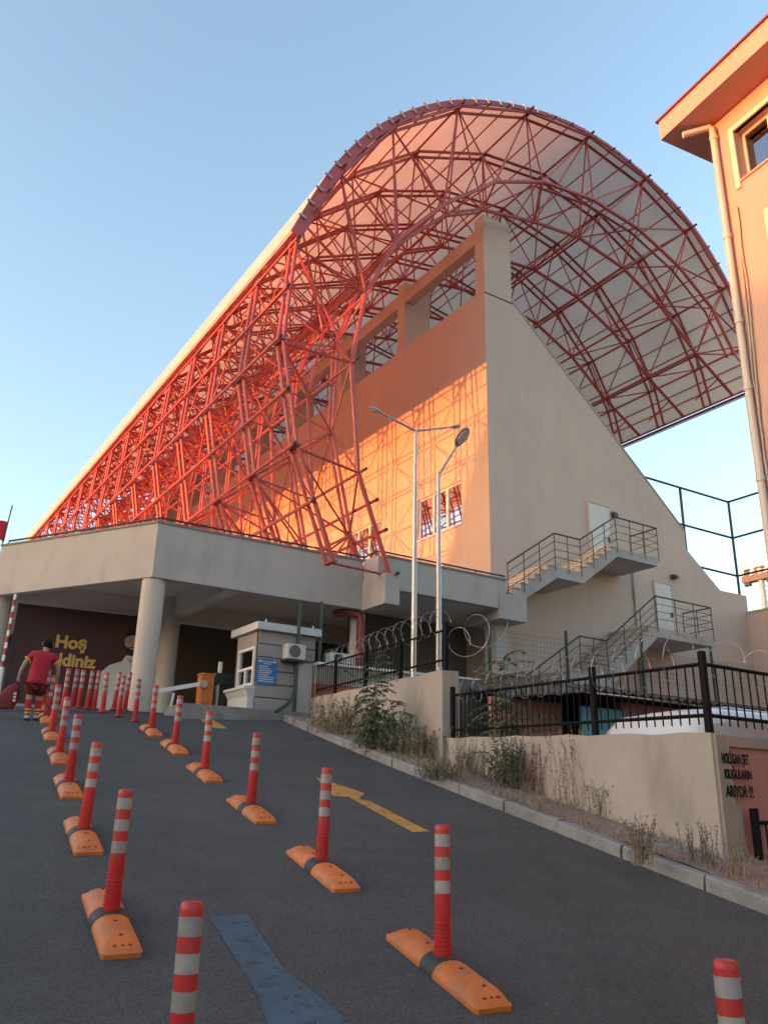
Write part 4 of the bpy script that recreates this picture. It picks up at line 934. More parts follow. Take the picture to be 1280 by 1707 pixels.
# ------------------------------------------------------------------ street lamps
def pole_pts(x, y, z0, z1, r0, r1): m = MB(); m.tube([(x, y, z0), (x, y, z0+1.2), (x, y, z1)], [r0, r0*.9, r1], 10); return m
l1 = thing('street_lamp', 'tall galvanised street lamp with two arms spread in a T', 'street lamp', (10.38, 15.0, 4.3), 'street lamps behind the higher wall')
part('pole', pole_pts(10.40, 15.0, 4.3, 10.40, .075, .042), M['galv'], l1)
def lamp_head(parent, p, d, l_=.42, w_=.11):
    p, d = Vector(p), Vector(d).normalized(); s_ = d.cross(Vector((0, 0, 1))).normalized(); u_ = s_.cross(d); m = MB(); rows = []
    for t, k, h_ in ((0, .25, .5), (.18, .75, .9), (.5, 1, 1), (.85, .8, .8), (1, .3, .4)):
        c = p+d*l_*t; rows.append([c + s_*w_*k*math.cos(a) + u_*(.055*h_*math.sin(a) if math.sin(a) > 0 else .03*h_*math.sin(a)) for a in [2*math.pi*i/12 for i in range(13)]])
    m.grid(rows); m.add(rows[0][:-1], [tuple(range(12))]); m.add(rows[-1][:-1], [tuple(reversed(range(12)))])
    h = part('lamp_head', m, M['galv'], parent, 60)
    m = MB(); ring = [p+d*l_*.52 + s_*w_*.75*math.cos(a) + d*l_*.36*math.sin(a) - u_*.034 for a in [2*math.pi*i/14 for i in range(14)]]; m.prism(ring, -u_*.012)
    part('lens', m, M['soffit'], h); return h
for e_ in (on_y(634, 688, 15.0), on_y(752, 712, 15.0)):
    mb = MB(); mb.tube([(10.40, 15.0, 10.36), tuple(e_)], [.035, .028], 8); part('arm', mb, M['galv'], l1)
    lamp_head(l1, e_, Vector(e_)-Vector((10.40, 15, 10.36)), .30, .08)
l2 = thing('street_lamp', 'shorter galvanised street lamp with one bent arm and an oval head', 'street lamp', (11.05, 15.0, 4.3), 'street lamps behind the higher wall')
part('pole', pole_pts(11.08, 15.0, 4.3, 9.42, .075, .05), M['galv'], l2)
a_ = (11.08, 15.0, 9.38); b_ = on_y(760, 744, 14.6)
mb = MB(); mb.tube([a_, tuple(b_)], .035, 8); part('arm', mb, M['galv'], l2)
hb = Vector(b_); hd = Vector((.10, -.42, .42)); lamp_head(l2, hb, hd, .52, .18)

# ------------------------------------------------------------------ apartment building on the right
C0 = Vector((10.19, 6.34, 0)); D7 = Vector((math.sin(R(7)), math.cos(R(7)), 0)); E7 = Vector((D7.y, -D7.x, 0))
ap = thing('apartment_building', 'apricot rendered apartment building with deep eaves at the right edge', 'building', (10.19, 6.34, 1.0))
FZ = 12.46
W_ = [(.46, 2.3, 11.08, 12.02), (.86, 2.3, 8.6, 10.2), (.86, 2.3, 5.4, 7.2)]
W_ = W_ + [(a+3.6, b+3.6, c, d) for a, b, c, d in W_]
mb = MB(); mb.holed(C0, -D7, (0, 0, 1), E7*.3, (0, 16), (-1, FZ), W_)
mb.obox(C0+E7*.301+Vector((0, 0, -1)), E7*9, -D7*.3, (0, 0, FZ+1)); mb.obox(C0+E7*.301-D7*15.7+Vector((0, 0, -1)), E7*9, -D7*.3, (0, 0, FZ+1)); mb.obox(C0+E7*9.0-D7*.3+Vector((0, 0, -1)), E7*.3, -D7*15.4, (0, 0, FZ+1))
part('wall', mb, M['bld'], ap)
mb = MB(); mb.obox(C0+D7*.53-E7*.53+Vector((0, 0, FZ+.002)), E7*10.5, -D7*17.2, (0, 0, .37)); ev = part('eaves', mb, M['bld'], ap)
mb = MB(); mb.obox(C0+D7*.57-E7*.57+Vector((0, 0, FZ+.374)), E7*10.6, -D7*17.3, (0, 0, .03)); part('roof_edge', mb, M['steel_dark'], ev)
for a, b, c, d in W_:
    T = lambda s_, z_, o_=0.0: C0 - D7*s_ + E7*o_ + Vector((0, 0, z_))
    mb = MB(); t_ = .085
    mb.obox(T(a-t_, c-.13, -.035), -D7*t_, E7*.09, (0, 0, d-c+.13+t_)); mb.obox(T(b, c-.13, -.035), -D7*t_, E7*.09, (0, 0, d-c+.13+t_)); mb.obox(T(a, d, -.035), -D7*(b-a), E7*.09, (0, 0, t_))
    tr = part('window', mb, M['bld_trim'], ap)
    mb = MB(); w2 = .05
    for (p, q, r_, s_) in ((a, b, c, c+w2), (a, b, d-w2, d), (a, a+w2, c+w2, d-w2), (b-w2, b, c+w2, d-w2)): mb.obox(T(p, r_, .16), -D7*(q-p), E7*.07, (0, 0, s_-r_))
    for k in (.28,): m_ = a+(b-a)*k; mb.obox(T(m_-.04, c+w2, .155), -D7*.08, E7*.075, (0, 0, d-c-2*w2))
    a2 = a+(b-a)*.28+.04
    for k in (.25, .5, .75): mb.obox(T(a2, c+(d-c)*k-.018, .157), -D7*(b-w2-a2), E7*.06, (0, 0, .036))
    part('frame', mb, M['bld_trim'], tr)
    mb = MB(); mb.obox(T(a+w2, c+w2, .19), -D7*(b-a-2*w2), E7*.02, (0, 0, d-c-2*w2)); part('pane', mb, M['glass_dark'], tr)
    mb = MB(); mb.obox(T(a-.02, c-.035, -.03), -D7*(b-a+.04), E7*.19, (0, 0, .033)); part('sill', mb, M['bld'], tr)
mb = MB(); pp = lambda s_, z_, o_=-.07: C0 - D7*s_ + E7*o_ + Vector((0, 0, z_))
mb.tube([pp(-.16, 12.30, -.42), pp(.10, 12.38, -.09), pp(.13, 12.30), pp(.13, 2.0)], .052, 12); dp = part('downpipe', mb, M['pipe'], ap)
mb = MB()
for z in (12.1, 10.2, 8.7, 7.6, 6.2, 4.8): mb.tube([pp(.13, z), pp(.13, z+.07)], .064, 12)
part('pipe_joint', mb, M['pipe'], dp)
for off_, seed in ((0.0, 1), (.05, 2)):
    rng = random.Random(seed); mb = MB(); pts = []
    for i in range(26):
        z = 10.66-i*.32; s_ = .33 - .12*min(1, i/9) + off_*math.sin(min(i, 12)/12*math.pi) + rng.uniform(-.012, .012); pts.append(pp(s_, z, -.03))
    mb.tube(pts, .014, 6); part('hanging_cable', mb, M['cable'], ap)

# ------------------------------------------------------------------ markings on the road
def marking(name, px, m, label):
    P = [on_road(*p, 0.0) for p in px]; mb = MB()
    mb.prism([(p[0], p[1], ramp(p[0], p[1])+.0035) for p in P], (0, 0, .0015)); o = struct(name, mb, m, 0); return o
marking('road_arrow', [(527, 1296), (549, 1325), (584, 1327), (601, 1334), (688, 1388), (716, 1387), (622, 1338), (600, 1331), (608, 1323)][::1] if False else
        [(527, 1296), (608, 1323), (598, 1332), (617, 1336), (716, 1387), (688, 1388), (592, 1335), (580, 1329), (552, 1327)], M['yellow_paint'], '')
marking('road_arrow', [(330, 1193), (348, 1196), (380, 1215), (358, 1214), (338, 1203)], M['yellow_paint'], '')
marking('road_arrow', [(350, 1530), (412, 1524), (470, 1612), (492, 1630), (536, 1665), (590, 1712), (640, 1800), (520, 1840), (446, 1707), (425, 1650)], M['blue_paint'], '')
marking('road_stripe', [(105, 1200), (128, 1196), (118, 1228), (108, 1232)], M['blue_paint'], '')

# ------------------------------------------------------------------ lane bollards
GV = 'red and silver lane bollards'
def make_bollard(name, label, base, post_h):
    t = thing(name, label, 'bollard', (0, 0, 0), GV)
    z0 = .05 if base else 0.0
    if base:
        m = MB(); L_, Wd, H_ = .56, .115, .088; rows = []
        for y, k, w in ((-L_, .0, .88), (-L_+.02, .28, 1.0), (-L_+.10, 1, 1), (-.10, 1, 1), (.10, 1, 1), (L_-.10, 1, 1), (L_-.02, .28, 1.0), (L_, .0, .88)):
            rows.append([(-Wd*w, y, 0), (-Wd*w, y, .026)] + [(Wd*.94*w*math.cos(a), y, .026+(H_-.026)*k*math.sin(a)**.8) for a in [math.pi-math.pi*i/8*1.0 for i in range(1, 8)]] + [(Wd*w, y, .026), (Wd*w, y, 0)])
        m.grid(rows); m.add(rows[0], [tuple(range(len(rows[0])))]); m.add(rows[-1], [tuple(reversed(range(len(rows[0]))))])
        b = part('base', m, M['orange'], t, 35)
        m = MB(); sec = [(-Wd-.003, 0), (-Wd-.003, .028)] + [(Wd*.97*math.cos(a), .028+(H_-.024)*math.sin(a)**.8) for a in [math.pi-math.pi*i/10 for i in range(1, 10)]] + [(Wd+.003, .028), (Wd+.003, 0)]
        m.prism([(x, -.075, z) for x, z in sec], (0, .15, 0)); part('rubber_band', m, M['rubber'], b, 35)
        for s_ in (-1, 1):
            for x in (-.042, 0, .042):
                m = MB(); m.tube([(x, s_*(L_-.060), .046), (x, s_*(L_-.040), .052)], .0135, 10); part('reflector', m, M['dot'], b)
        m = MB()
        for y in (-.44, -.2, .2, .44): m.tube([(0, y, H_-.006), (0, y, H_+.003)], .012, 8)
        part('bolt', m, M['black'], b)
        z0 = .06
    else:
        m = MB(); m.lathe([(.10, 0), (.10, .012), (.06, .03), (.05, .05)], 14); part('flange', m, M['red_pvc'], t)
    r_ = .046; H = post_h; Zt = z0+H
    m = MB(); prof = [(r_*1.22, z0)]
    for i in range(9): zz = z0+.01+i*.022; prof += [(r_*1.22-.0007*i, zz), (r_*1.24-.0007*i, zz+.012), (r_*1.08-.0006*i, zz+.015), (r_*1.08-.0006*i, zz+.020)]
    prof += [(r_*1.07, z0+.23), (r_, z0+H*.52), (r_, Zt-.035), (r_*.97, Zt-.012), (r_*.80, Zt-.002), (r_*.3, Zt)]
    m.lathe(prof, 20); p = part('post', m, M['red_pvc'], t, 35)
    for a, b_ in ((.055, .125), (.185, .255), (.315, .385)):
        m = MB(); m.lathe([(r_*.9, Zt-b_), (r_*1.03, Zt-b_), (r_*1.03, Zt-a), (r_*.9, Zt-a)], 20); part('reflective_band', m, M['silver'], p)
    return t
proto_b = make_bollard('lane_bollard', 'x', True, .74)
proto_p = make_bollard('flexible_post', 'x', False, .80)
CH = {}
for o in bpy.data.objects:
    if o.parent: CH.setdefault(o.parent.name, []).append(o)
ch_of = lambda o: CH.get(o.name, [])
def place(proto, loc, label, lean=(0, 0), first=[]):
    if proto.name in first: o = copy_tree(proto, None, ch_of)
    else: o = proto; first.append(proto.name)
    o.location = loc; o.rotation_euler = (R(lean[0]) + math.atan(GY) if o['category'] == 'x' else R(lean[0]), R(lean[1]), -R(7.4)); o['label'] = label
    return o
RROW = [((738, 1603), 'nearest bollard but one of the right row, on its orange base'), ((535, 1441), 'right row bollard beside the tip of the yellow arrow'), ((418, 1345), 'right row bollard left of and beyond the yellow arrow'),
        ((341, 1285), 'right row bollard in front of the small far yellow arrow'), ((291, 1243), 'right row bollard below the orange barrier cabinet'), ((252.5, 1216), 'farthest right row bollard on an orange base, below the second column')]
LROW = [((184.6, 1527), 'left row bollard with the large orange base left of the blue marking'), ((139, 1387), 'third bollard up the left row'), ((114.7, 1307), 'fourth bollard up the left row'), ((99, 1257), 'fifth bollard up the left row'), ((86, 1222), 'sixth bollard up the left row, behind the walking person')]
def w_of(px): p = on_road(*px, .05); return Vector((p[0], p[1], ramp(p[0], p[1])))
rw_ = [w_of(p) for p, _ in RROW]; lw_ = [w_of(p) for p, _ in LROW]
def put(v, label, px=None):
    o = place(proto_b, (v.x, v.y, ramp(v.x, v.y)), label)
    # sit flat on the ramp
    n_ = Vector((-GX, -GY, 1)).normalized(); y_ = (DV - n_*DV.dot(n_)).normalized(); x_ = y_.cross(n_)
    o.rotation_euler = Matrix((x_, y_, n_)).transposed().to_euler()
    for c_ in kids(o):
        if c_.name.startswith('post'): c_.rotation_euler = (Matrix((x_, y_, n_)) @ Matrix.Rotation(R(random.uniform(.0, 2.4)), 3, 'Y') @ Matrix.Rotation(R(random.uniform(-1.2, 1.2)), 3, 'X') @ Matrix.Rotation(random.uniform(0, 6), 3, 'Z')).to_euler()
for v, (p, l_) in zip(rw_, RROW): put(v, l_)
for v, (p, l_) in zip(lw_, LROW): put(v, l_)
stepR = (rw_[3]-rw_[0])/3; stepL = (lw_[3]-lw_[0])/3
put(Vector(on_road(1210, 1600, .80)), 'bollard cut off by the lower right corner of the photo')
put(Vector(on_road(322, 1502, .80)), 'bollard cut off by the bottom edge, left of the blue marking')
put(lw_[4]+stepL, 'seventh bollard up the left row, right of the walking person'); put(lw_[4]+stepL*1.9, 'farthest left row bollard, overlapping the walking person')
posts = [((225, 1203), 'right row post on a red flange just past the orange bases'), ((197.5, 1195), 'second post on a red flange past the orange bases'), ((171, 1187.5), 'third post on a red flange, under the last banner letter'),
         ((190, 1181), 'far post half hidden between two nearer posts by the column'), ((145, 1182), 'tall far post under the letter z of the banner'), ((131, 1178), 'far post under the banner lettering, left of the tall one'),
         ((157, 1179), 'short far post right of the tall one under the banner'), ((120, 1178), 'far post under the letter n of the banner'), ((106, 1177), 'far post under the letter d of the banner'), ((208, 1183), 'far post partly behind the nearest flanged post')]
for (p, l_) in posts:
    q = on_road(*p, 0.0)
    d = Vector((q[0], q[1], 0))
    if q[2] > TOPZ-.02: q = on_z(*p, TOPZ-.02)
    o = place(proto_p, (q[0], q[1], ramp(q[0], q[1])), l_); o.rotation_euler = (R(random.uniform(-2, 2)), R(random.uniform(-1, 3)), 0)

# ------------------------------------------------------------------ person with a bag
def skin_mesh(name, nodes, edges, sub=2):
    me = bpy.data.meshes.new(name); me.from_pydata([n_[0] for n_ in nodes], edges, []); ob = bpy.data.objects.new(name, me); col.objects.link(ob)
    sk = ob.modifiers.new('s', 'SKIN'); ob.modifiers.new('d', 'SUBSURF').levels = sub
    for i, n_ in enumerate(nodes):
        v = me.skin_vertices[0].data[i]; r_ = n_[1]; v.radius = (r_, r_) if not isinstance(r_, tuple) else r_; v.use_root = (i == 0)
    sk.use_smooth_shade = True
    dg = bpy.context.evaluated_depsgraph_get(); out = bpy.data.meshes.new_from_object(ob.evaluated_get(dg)); bpy.data.objects.remove(ob); bpy.data.meshes.remove(me)
    for p in out.polygons: p.use_smooth = True
    return out
pf = Vector(on_road(52, 1200)); pf.z = ramp(pf.x, pf.y)
per = thing('person', 'person in a red sports shirt and dark red shorts walking up the ramp', 'person', pf, rotz=-R(7.4)); 
def ppart(name, nodes, edges, m, parent=per, sub=2):
    me = skin_mesh(name, nodes, edges, sub); me.materials.append(m); o = bpy.data.objects.new(name, me); col.objects.link(o); o.parent = parent; return o
HIP = (.0, .02, .70)
lf, rf = (-.075, -.06), (.085, .05)      # feet (x, y)
zf = lambda y: GY*y
N_ = [(HIP, (.105, .085)), ((.015, .035, .86), (.105, .075)), ((.035, .07, 1.02), (.115, .08)), ((.05, .10, 1.15), (.11, .075)), ((.075, .125, 1.235), .05), ((.09, .15, 1.30), .06), ((.10, .175, 1.385), (.075, .088)), ((.105, .18, 1.445), .055),   # 0-7 trunk, head
      ((-.115, .09, 1.16), .058), ((-.225, .07, 1.02), .047), ((-.275, .08, .88), .040), ((-.30, .11, .76), .030), ((-.305, .12, .70), .026),            # 8-12 left arm
      ((.225, .10, 1.14), .058), ((.32, .07, .99), .045), ((.345, .10, .86), .038), ((.345, .15, .755), .029), ((.343, .165, .70), .025),               # 13-17 right arm
      ((-.085, .02, .62), .082), ((-.085, .03, .38), .058), ((-.080, -.03, .22), .050), ((lf[0], lf[1]-.03, .07), .034), ((lf[0]-.01, lf[1]+.09, .035), .032),
      ((.09, .03, .62), .082), ((.09, .09, .39), .058), ((.088, .05, .23), .050), ((rf[0], rf[1]-.01, .085), .034), ((rf[0]+.01, rf[1]+.11, .055), .032)]
E_ = [(0,1),(1,2),(2,3),(3,4),(4,5),(5,6),(6,7),(3,8),(8,9),(9,10),(10,11),(11,12),(3,13),(13,14),(14,15),(15,16),(16,17),(0,18),(18,19),(19,20),(20,21),(21,22),(0,23),(23,24),(24,25),(25,26),(26,27)]
def fingers(base, wrist_i, sgn):
    bx, by, bz = base
    for k, (dx, dy, l_) in enumerate(((-.018, -.006, .055), (-.006, .004, .065), (.006, .010, .062), (.018, .014, .05), (.012*sgn, -.03, .04))):
        i = len(N_); N_.append(((bx+dx, by+dy, bz-.015), .0095)); N_.append(((bx+dx*1.1, by+dy+.012, bz-.015-l_*.6), .0085)); N_.append(((bx+dx*.9, by+dy+.004+.02, bz-.015-l_), .0075))
        E_.extend([(wrist_i, i), (i, i+1), (i+1, i+2)])
fingers((-.305, .12, .69), 12, 1); fingers((.343, .165, .69), 17, -1)
body = ppart('body', N_, E_, M['skin_tone'])
ppart('shirt', [((.0, .01, .58), (.185, .165)), ((.0, .015, .68), (.18, .155)), ((.012, .035, .84), (.178, .148)), ((.035, .07, 1.0), (.185, .14)), ((.05, .10, 1.15), (.17, .125)), ((.070, .12, 1.22), .075),
       ((-.12, .09, 1.155), .078), ((-.205, .075, 1.05), .074), ((.23, .10, 1.135), .078), ((.305, .08, 1.03), .074)], [(0,1),(1,2),(2,3),(3,4),(4,5),(4,6),(6,7),(4,8),(8,9)], M['jersey'])
for a, b in (((-.196, .076, 1.062), (-.190, .077, 1.07)), ((.296, .081, 1.042), (.291, .082, 1.05))):
    mb = MB(); v = Vector((a[0]-.05 if a[0] < 0 else a[0]+.03, a[1], a[2]-.03)); d_ = Vector((-.09, -.015, -.11)) if a[0] < 0 else Vector((.075, -.02, -.105)); c_ = Vector((-.20, .075, 1.055)) if a[0] < 0 else Vector((.30, .08, 1.04))
    d_.normalize(); mb.tube([c_-d_*.012, c_+d_*.012], .079, 14, False)
    me = mb.mesh('sleeve_trim', M['yellow_trim']); o = bpy.data.objects.new('sleeve_trim', me); col.objects.link(o); o.parent = per
ppart('shorts', [(HIP, (.165, .14)), ((-.085, .02, .60), .118), ((-.090, .028, .40), .108), ((.09, .03, .60), .118), ((.095, .075, .40), .108)], [(0,1),(1,2),(0,3),(3,4)], M['shorts'])
for (a, b, c) in (((-.085, .02, .335), (-.080, -.03, .22), (lf[0], lf[1]-.03, .075)), ((.09, .085, .345), (.088, .05, .23), (rf[0], rf[1]-.01, .09))):
    mb = MB(); mb.tube([a, Vector(a).lerp(Vector(b), .5), b, Vector(b).lerp(Vector(c), .5), c], [.058, .060, .055, .046, .040], 14); o = bpy.data.objects.new('sock', mb.mesh('sock', M['jersey'])); col.objects.link(o); o.parent = per
    for t_ in (.35, .75):
        p_ = Vector(b).lerp(Vector(c), t_); m2 = MB(); m2.tube([p_+Vector((0, 0, .014)), p_-Vector((0, 0, .014))], .056-.012*t_, 14, False); s2 = bpy.data.objects.new('sock_stripe', m2.mesh('sock_stripe', M['yellow_trim'])); col.objects.link(s2); s2.parent = o
for (x, y, z) in ((lf[0], lf[1], -.005), (rf[0], rf[1], .012)):
    s_ = ppart('shoe', [((x, y-.05, z+.055), (.044, .05)), ((x, y+.02, z+.05), (.046, .045)), ((x, y+.10, z+.045), (.05, .036)), ((x, y+.15, z+.04), (.044, .026))], [(0,1),(1,2),(2,3)], M['shoe'])
    mb = MB(); mb.prism([(x-.042, y-.095, z), (x+.042, y-.095, z), (x+.05, y+.10, z), (x+.03, y+.19, z), (x-.03, y+.19, z), (x-.05, y+.10, z)], (0, .0, .022)); o = bpy.data.objects.new('sole', mb.mesh('sole', M['sole'])); col.objects.link(o); o.parent = s_
mb = MB(); rows = []
for a_i in range(13):
    th_ = math.pi*a_i/15; rw2 = []
    for b_i in range(25):
        ph_ = 2*math.pi*b_i/24; fr_ = math.sin(ph_)      # +y is the face
        k_ = th_ if fr_ < .25 else min(th_, R(58)+R(40)*(1-fr_))
        rw2.append((.102+.090*math.sin(k_)*math.cos(ph_), .165+.105*math.sin(k_)*math.sin(ph_), 1.385+.108*math.cos(k_)+.006*math.sin(5*ph_)*math.sin(k_)))
    rows.append(rw2)
mb.grid(rows[::-1]); o = bpy.data.objects.new('hair', mb.mesh('hair', M['hair'], smooth=60)); col.objects.link(o); o.parent = per
for sx in (-1, 1):
    mb = MB(); mb.tube([(.10+sx*.078, .175, 1.36), (.10+sx*.090, .17, 1.385), (.10+sx*.082, .165, 1.41)], [.012, .018, .012], 8); o = bpy.data.objects.new('ear', mb.mesh('ear', M['skin_tone'])); col.objects.link(o); o.parent = body
bagp = pf + Vector((0, 0, 0)); rot = Matrix.Rotation(-R(7.4), 3, 'Z')
bag = thing('sports_bag', 'dark red sports bag with a white marking hanging from the left hand of the walker', 'bag', pf + rot @ Vector((-.40, .12, .10)), rotz=-R(7.4))
def bpart(name, me, m, parent=bag): me.materials.append(m) if m else None; o = bpy.data.objects.new(name, me); col.objects.link(o); o.parent = parent; return o
mb = MB(); rows = []
for z, hw, hd, sh_ in ((.07, .03, .03, -.09), (.08, .17, .09, -.08), (.20, .19, .10, -.05), (.34, .16, .09, -.01), (.47, .10, .07, .05), (.52, .03, .03, .08)):
    rows.append([(sh_+hw*math.copysign(abs(math.cos(a))**.7, math.cos(a)), hd*math.copysign(abs(math.sin(a))**.7, math.sin(a)), z) for a in [2*math.pi*i/18 for i in range(19)]])
mb.grid(rows); bpart('bag_body', mb.mesh('bag_body', [M['bag']], smooth=60), None)
mb = MB(); mb.tube([(.02, -.02, .48), (.09, 0, .575), (.12, 0, .57), (.10, .02, .48)], .012, 6); bpart('strap', mb.mesh('strap', [M['bag']]), None)
mb = MB()
for i, z in enumerate((.20, .26, .32)): mb.box(.055, .10, -.102+.006*i, -.096+.006*i, z, z+.04)
bpart('marking', mb.mesh('marking', [M['white_cloth']]), None)

# ------------------------------------------------------------------ plants on the pavement
def leaf(m, p, d, n_, l_, w_):
    p, d, n_ = Vector(p), Vector(d).normalized(), Vector(n_); s_ = d.cross(n_)
    if s_.length < 1e-4: s_ = Vector((1, 0, 0))
    s_.normalize()
    m.add([p, p+d*l_*.45+s_*w_, p+d*l_, p+d*l_*.45-s_*w_], [(0, 1, 2, 3)])
def rv(rng, s_=1.0): return Vector((rng.uniform(-1, 1), rng.uniform(-1, 1), rng.uniform(-1, 1)))*s_
def compound_sapling(name, label, base, h_, spread, seed, tips, leafm):
    """young tree of heaven: several crooked stems, long drooping fronds of many narrow leaflets, bushier low down"""
    rng = random.Random(seed); b = Vector(base); t = thing(name, label, 'sapling', b, 'leafy saplings by the walls')
    st = MB(); lf_ = MB(); up = Vector((0, 0, 1))
    for s_ in range(4):
        hh = h_*(1.0, .78, .62, .5)[s_]; an0 = s_*1.9+rng.uniform(0, 1); off_ = Vector((math.cos(an0), math.sin(an0), 0))*(.0, .16, .22, .28)[s_]
        top_ = b + off_*1.3 + Vector((rng.uniform(-.08, .08), rng.uniform(-.08, .08), hh)); bot = b+off_*.35
        pts = [bot + (top_-bot)*i/6 + Vector((rng.uniform(-.03, .03), rng.uniform(-.03, .03), 0))*(1 if 0 < i < 6 else 0) for i in range(7)]; st.tube(pts, [.016, .014, .012, .010, .008, .006, .004], 6)
        nf = tips if s_ == 0 else int(tips*.55)
        for k in range(nf):
            f = .12+.88*(k+rng.random()*.8)/nf; f = min(f, .99); fi = f*6; i0 = min(int(fi), 5); q = pts[i0].lerp(pts[i0+1], fi-i0)
            an = k*2.4+s_+rng.uniform(-.8, .8); L_ = spread*(1.0-.35*f)*rng.uniform(.55, 1.2); nj = rng.randint(7, 11)
            el = rng.uniform(.05, .75) + .5*(f > .85); dirn = Vector((math.cos(an)*.9, math.sin(an), el)).normalized(); prev = q; rach = [q]
            dro = rng.uniform(.07, .19)
            for j in range(nj):
                dirn = (dirn + Vector((rng.uniform(-.07, .07), rng.uniform(-.07, .07), -dro))).normalized(); prev = prev + dirn*L_/nj; rach.append(prev)
            st.tube(rach, [.0055*(1-.8*j/nj) for j in range(nj+1)], 4, False)
            for j in range(1, nj+1):
                for sd in (-1, 1):
                    if rng.random() < .1: continue
                    for hh_ in (0, .5):
                        pz = rach[j]-(rach[j]-rach[j-1])*hh_; dl = (rach[j]-rach[j-1]).normalized()
                        side = dl.cross(up).normalized()*sd
                        l_ = rng.uniform(.05, .105)*(1.1-.4*j/nj); leaf(lf_, pz, side*rng.uniform(.5, 1.1)+dl*rng.uniform(.2, .8)+Vector((0, 0, -rng.uniform(.1, .9)))+rv(rng, .25), up+rv(rng, .9), l_, l_*rng.uniform(.16, .24))
    for k in range(260):        # ragged low growth round the foot
        q = b + Vector((rng.gauss(0, .16), rng.gauss(0, .22), abs(rng.gauss(0, .16))))
        leaf(lf_, q, rv(rng)+up*.5, rv(rng), rng.uniform(.04, .09), rng.uniform(.008, .018))
    part('stem', st, M['bark'], t); part('foliage', lf_, leafm, t, 0); return t
def gpt(px, o=.118):
    p = on_road(*px, o); return Vector((p[0], p[1], ramp(p[0], p[1])+o))
compound_sapling('ailanthus_sapling', 'green sapling with drooping feathery leaves in front of the higher pale wall', gpt((622, 1248)), 1.50, .58, 3, 24, M['leaf'])
compound_sapling('ailanthus_sapling', 'green sapling with drooping feathery leaves against the lower fence', gpt((846, 1296)) + Vector((.0, 0, 0)), 1.72, .72, 5, 30, M['leaf'])
def bush(name, label, base, h_, w_, n_, seed, mats, group, upright=.6, leafs=26, ls=.05):
    n_ = int(n_*1.35); h_ *= 1.10; rng = random.Random(seed); b = Vector(base); t = thing(name, label, 'weed', b, group); st = MB(); lf_ = MB()
    for k in range(n_):
        r0 = Vector((rng.gauss(0, w_*.3), rng.gauss(0, w_*.45), 0)); hh = h_*rng.uniform(.45, 1.0); lean = Vector((rng.gauss(0, 1), rng.gauss(0, 1.2), 0))*(1-upright)*hh*.6
        p0 = b+r0; pts = [p0 + lean*(j/5)**1.4 + Vector((0, 0, hh*j/5)) + rv(rng, .012) for j in range(6)]
        for q in (p0,): pass
        st.tube(pts, [.0055, .005, .0042, .0035, .003, .002], 4, False)
        for j in range(leafs):
            f = rng.uniform(.15, 1.0)*5; i = min(int(f), 4); q = pts[i].lerp(pts[i+1], f-i)
            d = rv(rng) + Vector((0, 0, .5)); leaf(lf_, q, d, rv(rng), ls*rng.uniform(.5, 1.3), ls*.16*rng.uniform(.6, 1.6))
    part('stem', st, mats[0], t); part('foliage', lf_, mats[1], t, 0); return t
WG = 'dry weeds growing along the walls'
bush('dry_shrub', 'brownish dry shrub left of the feathery sapling by the higher wall', gpt((560, 1222)), .62, .75, 70, 11, (M['straw'], M['leaf_dry']), WG, .62, 30, .05)
bush('green_shrub', 'dense green undergrowth around the foot of the sapling by the higher wall', gpt((640, 1250)), .60, .62, 60, 12, (M['bark'], M['leaf']), WG, .6, 34, .055)
bush('dry_shrub', 'low brown shrub at the end of the higher wall', gpt((700, 1262)), .42, .55, 60, 13, (M['straw'], M['leaf_dry']), WG, .55, 28, .045)
bush('green_shrub', 'green weedy clump under the sapling on the lower wall', gpt((850, 1312)), .62, .42, 50, 14, (M['bark'], M['leaf']), WG, .6, 34, .05)
bush('reddish_weed', 'reddish brown tall weed clump against the lower wall', gpt((905, 1325)), .75, .32, 55, 15, (M['rust_weed'], M['rust_weed']), WG, .78, 26, .035)
bush('tall_dry_weed', 'tall straw coloured weeds leaning against the lower wall', gpt((965, 1345)), .85, .32, 48, 16, (M['straw'], M['leaf_dry']), WG, .80, 22, .032)
bush('dry_weed', 'thin dry weed at the foot of the lower wall right of the tall straw weeds', gpt((1020, 1362)), .35, .28, 40, 17, (M['straw'], M['leaf_dry']), WG, .55, 20, .03)
bush('dry_weed', 'straw tuft growing from the kerb joint below the lower wall', gpt((1068, 1442), .10), .42, .14, 26, 18, (M['straw'], M['rust_weed']), WG, .75, 16, .03)
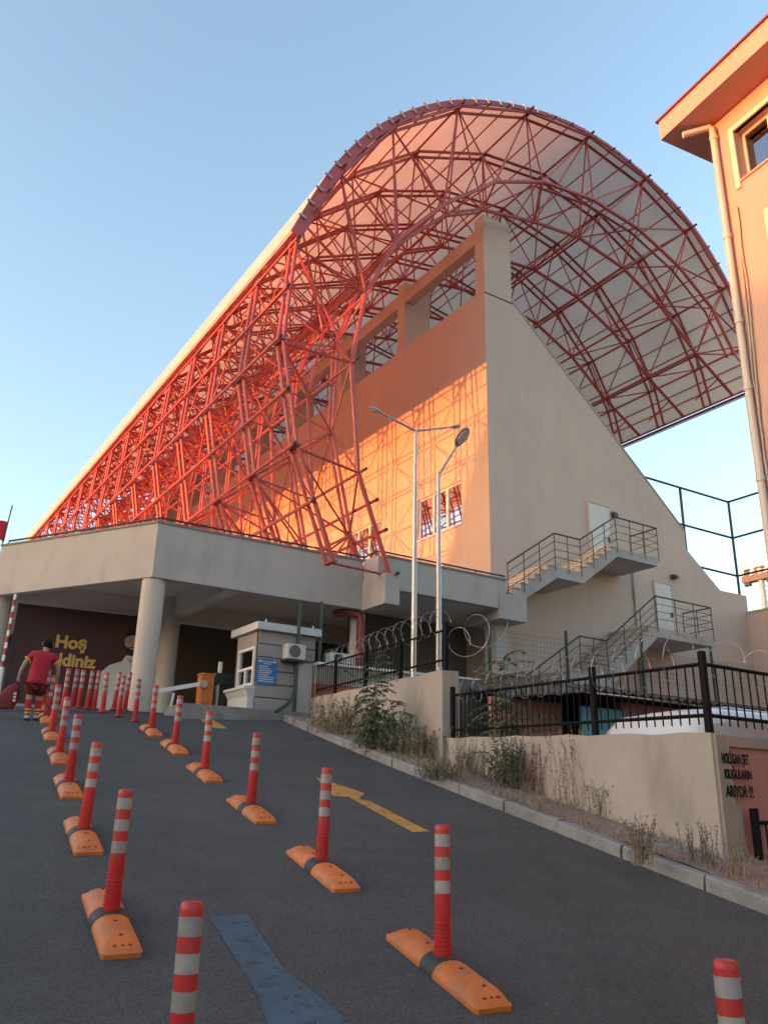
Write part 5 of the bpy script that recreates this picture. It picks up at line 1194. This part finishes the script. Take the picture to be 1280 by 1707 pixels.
bush('dry_weed', 'thin stalks in front of the lower wall corner', gpt((1172, 1440)), .40, .16, 14, 19, (M['bark'], M['leaf_dry']), WG, .85, 16, .03)
bush('dry_weed', 'bare stalks right of the lower wall corner', gpt((1225, 1462)), .32, .20, 14, 20, (M['straw'], M['leaf_dry']), WG, .85, 10, .028)
bush('dry_weed', 'low grey weed on the kerb below the higher wall end', gpt((735, 1300), .10), .25, .42, 50, 21, (M['bark'], M['leaf_dry']), WG, .45, 24, .035)
bush('dry_weed', 'sparse weed by the left foot of the lower wall', gpt((775, 1288)), .50, .25, 26, 22, (M['bark'], M['leaf_dry']), WG, .75, 22, .035)
# scattered small dry grass on the pavement and along the kerb
rng = random.Random(99); mb = MB()
for k in range(900):
    y = rng.uniform(4.4, 16.0); x0, x1 = kx(y)+.05, lerp_path(WALLX, y)
    u = rng.random(); x = x0+(x1-x0)*(1-u**2.2) if rng.random() < .7 else x0+rng.uniform(.0, .12)
    if y < 5.33: x = kx(y)+rng.uniform(.1, 1.0)
    z = ramp(x, y)+.125; cl = rng.randint(3, 6)
    for c_ in range(cl): leaf(mb, (x+rng.gauss(0, .02), y+rng.gauss(0, .02), z), Vector((rng.gauss(0, .5), rng.gauss(0, .5), 1)), rv(rng), rng.uniform(.03, .12), .004)
o = struct('dry_grass', mb, M['straw'], 0, 'stuff')
mb = MB()
for k in range(800):
    y = rng.uniform(3.8, 16.5); x = kx(y) + (rng.uniform(.15, 1.0) if rng.random() < .6 else -abs(rng.gauss(0, .12))-.01); r_ = rng.uniform(.003, .011)
    z = ramp(x, y) + (.125 if x > kx(y) else .002); a = rng.uniform(0, 6.28)
    P = [(x+r_*math.cos(a+i*1.57)*rng.uniform(.6, 1.2), y+r_*math.sin(a+i*1.57)*rng.uniform(.6, 1.2), z) for i in range(4)]
    mb.hexa(P, [((p[0]*.6+x*.4), (p[1]*.6+y*.4), z+r_*rng.uniform(.4, .9)) for p in P])
struct('gravel', mb, M['soil'], 0, 'stuff')
print('objects', len(bpy.data.objects))
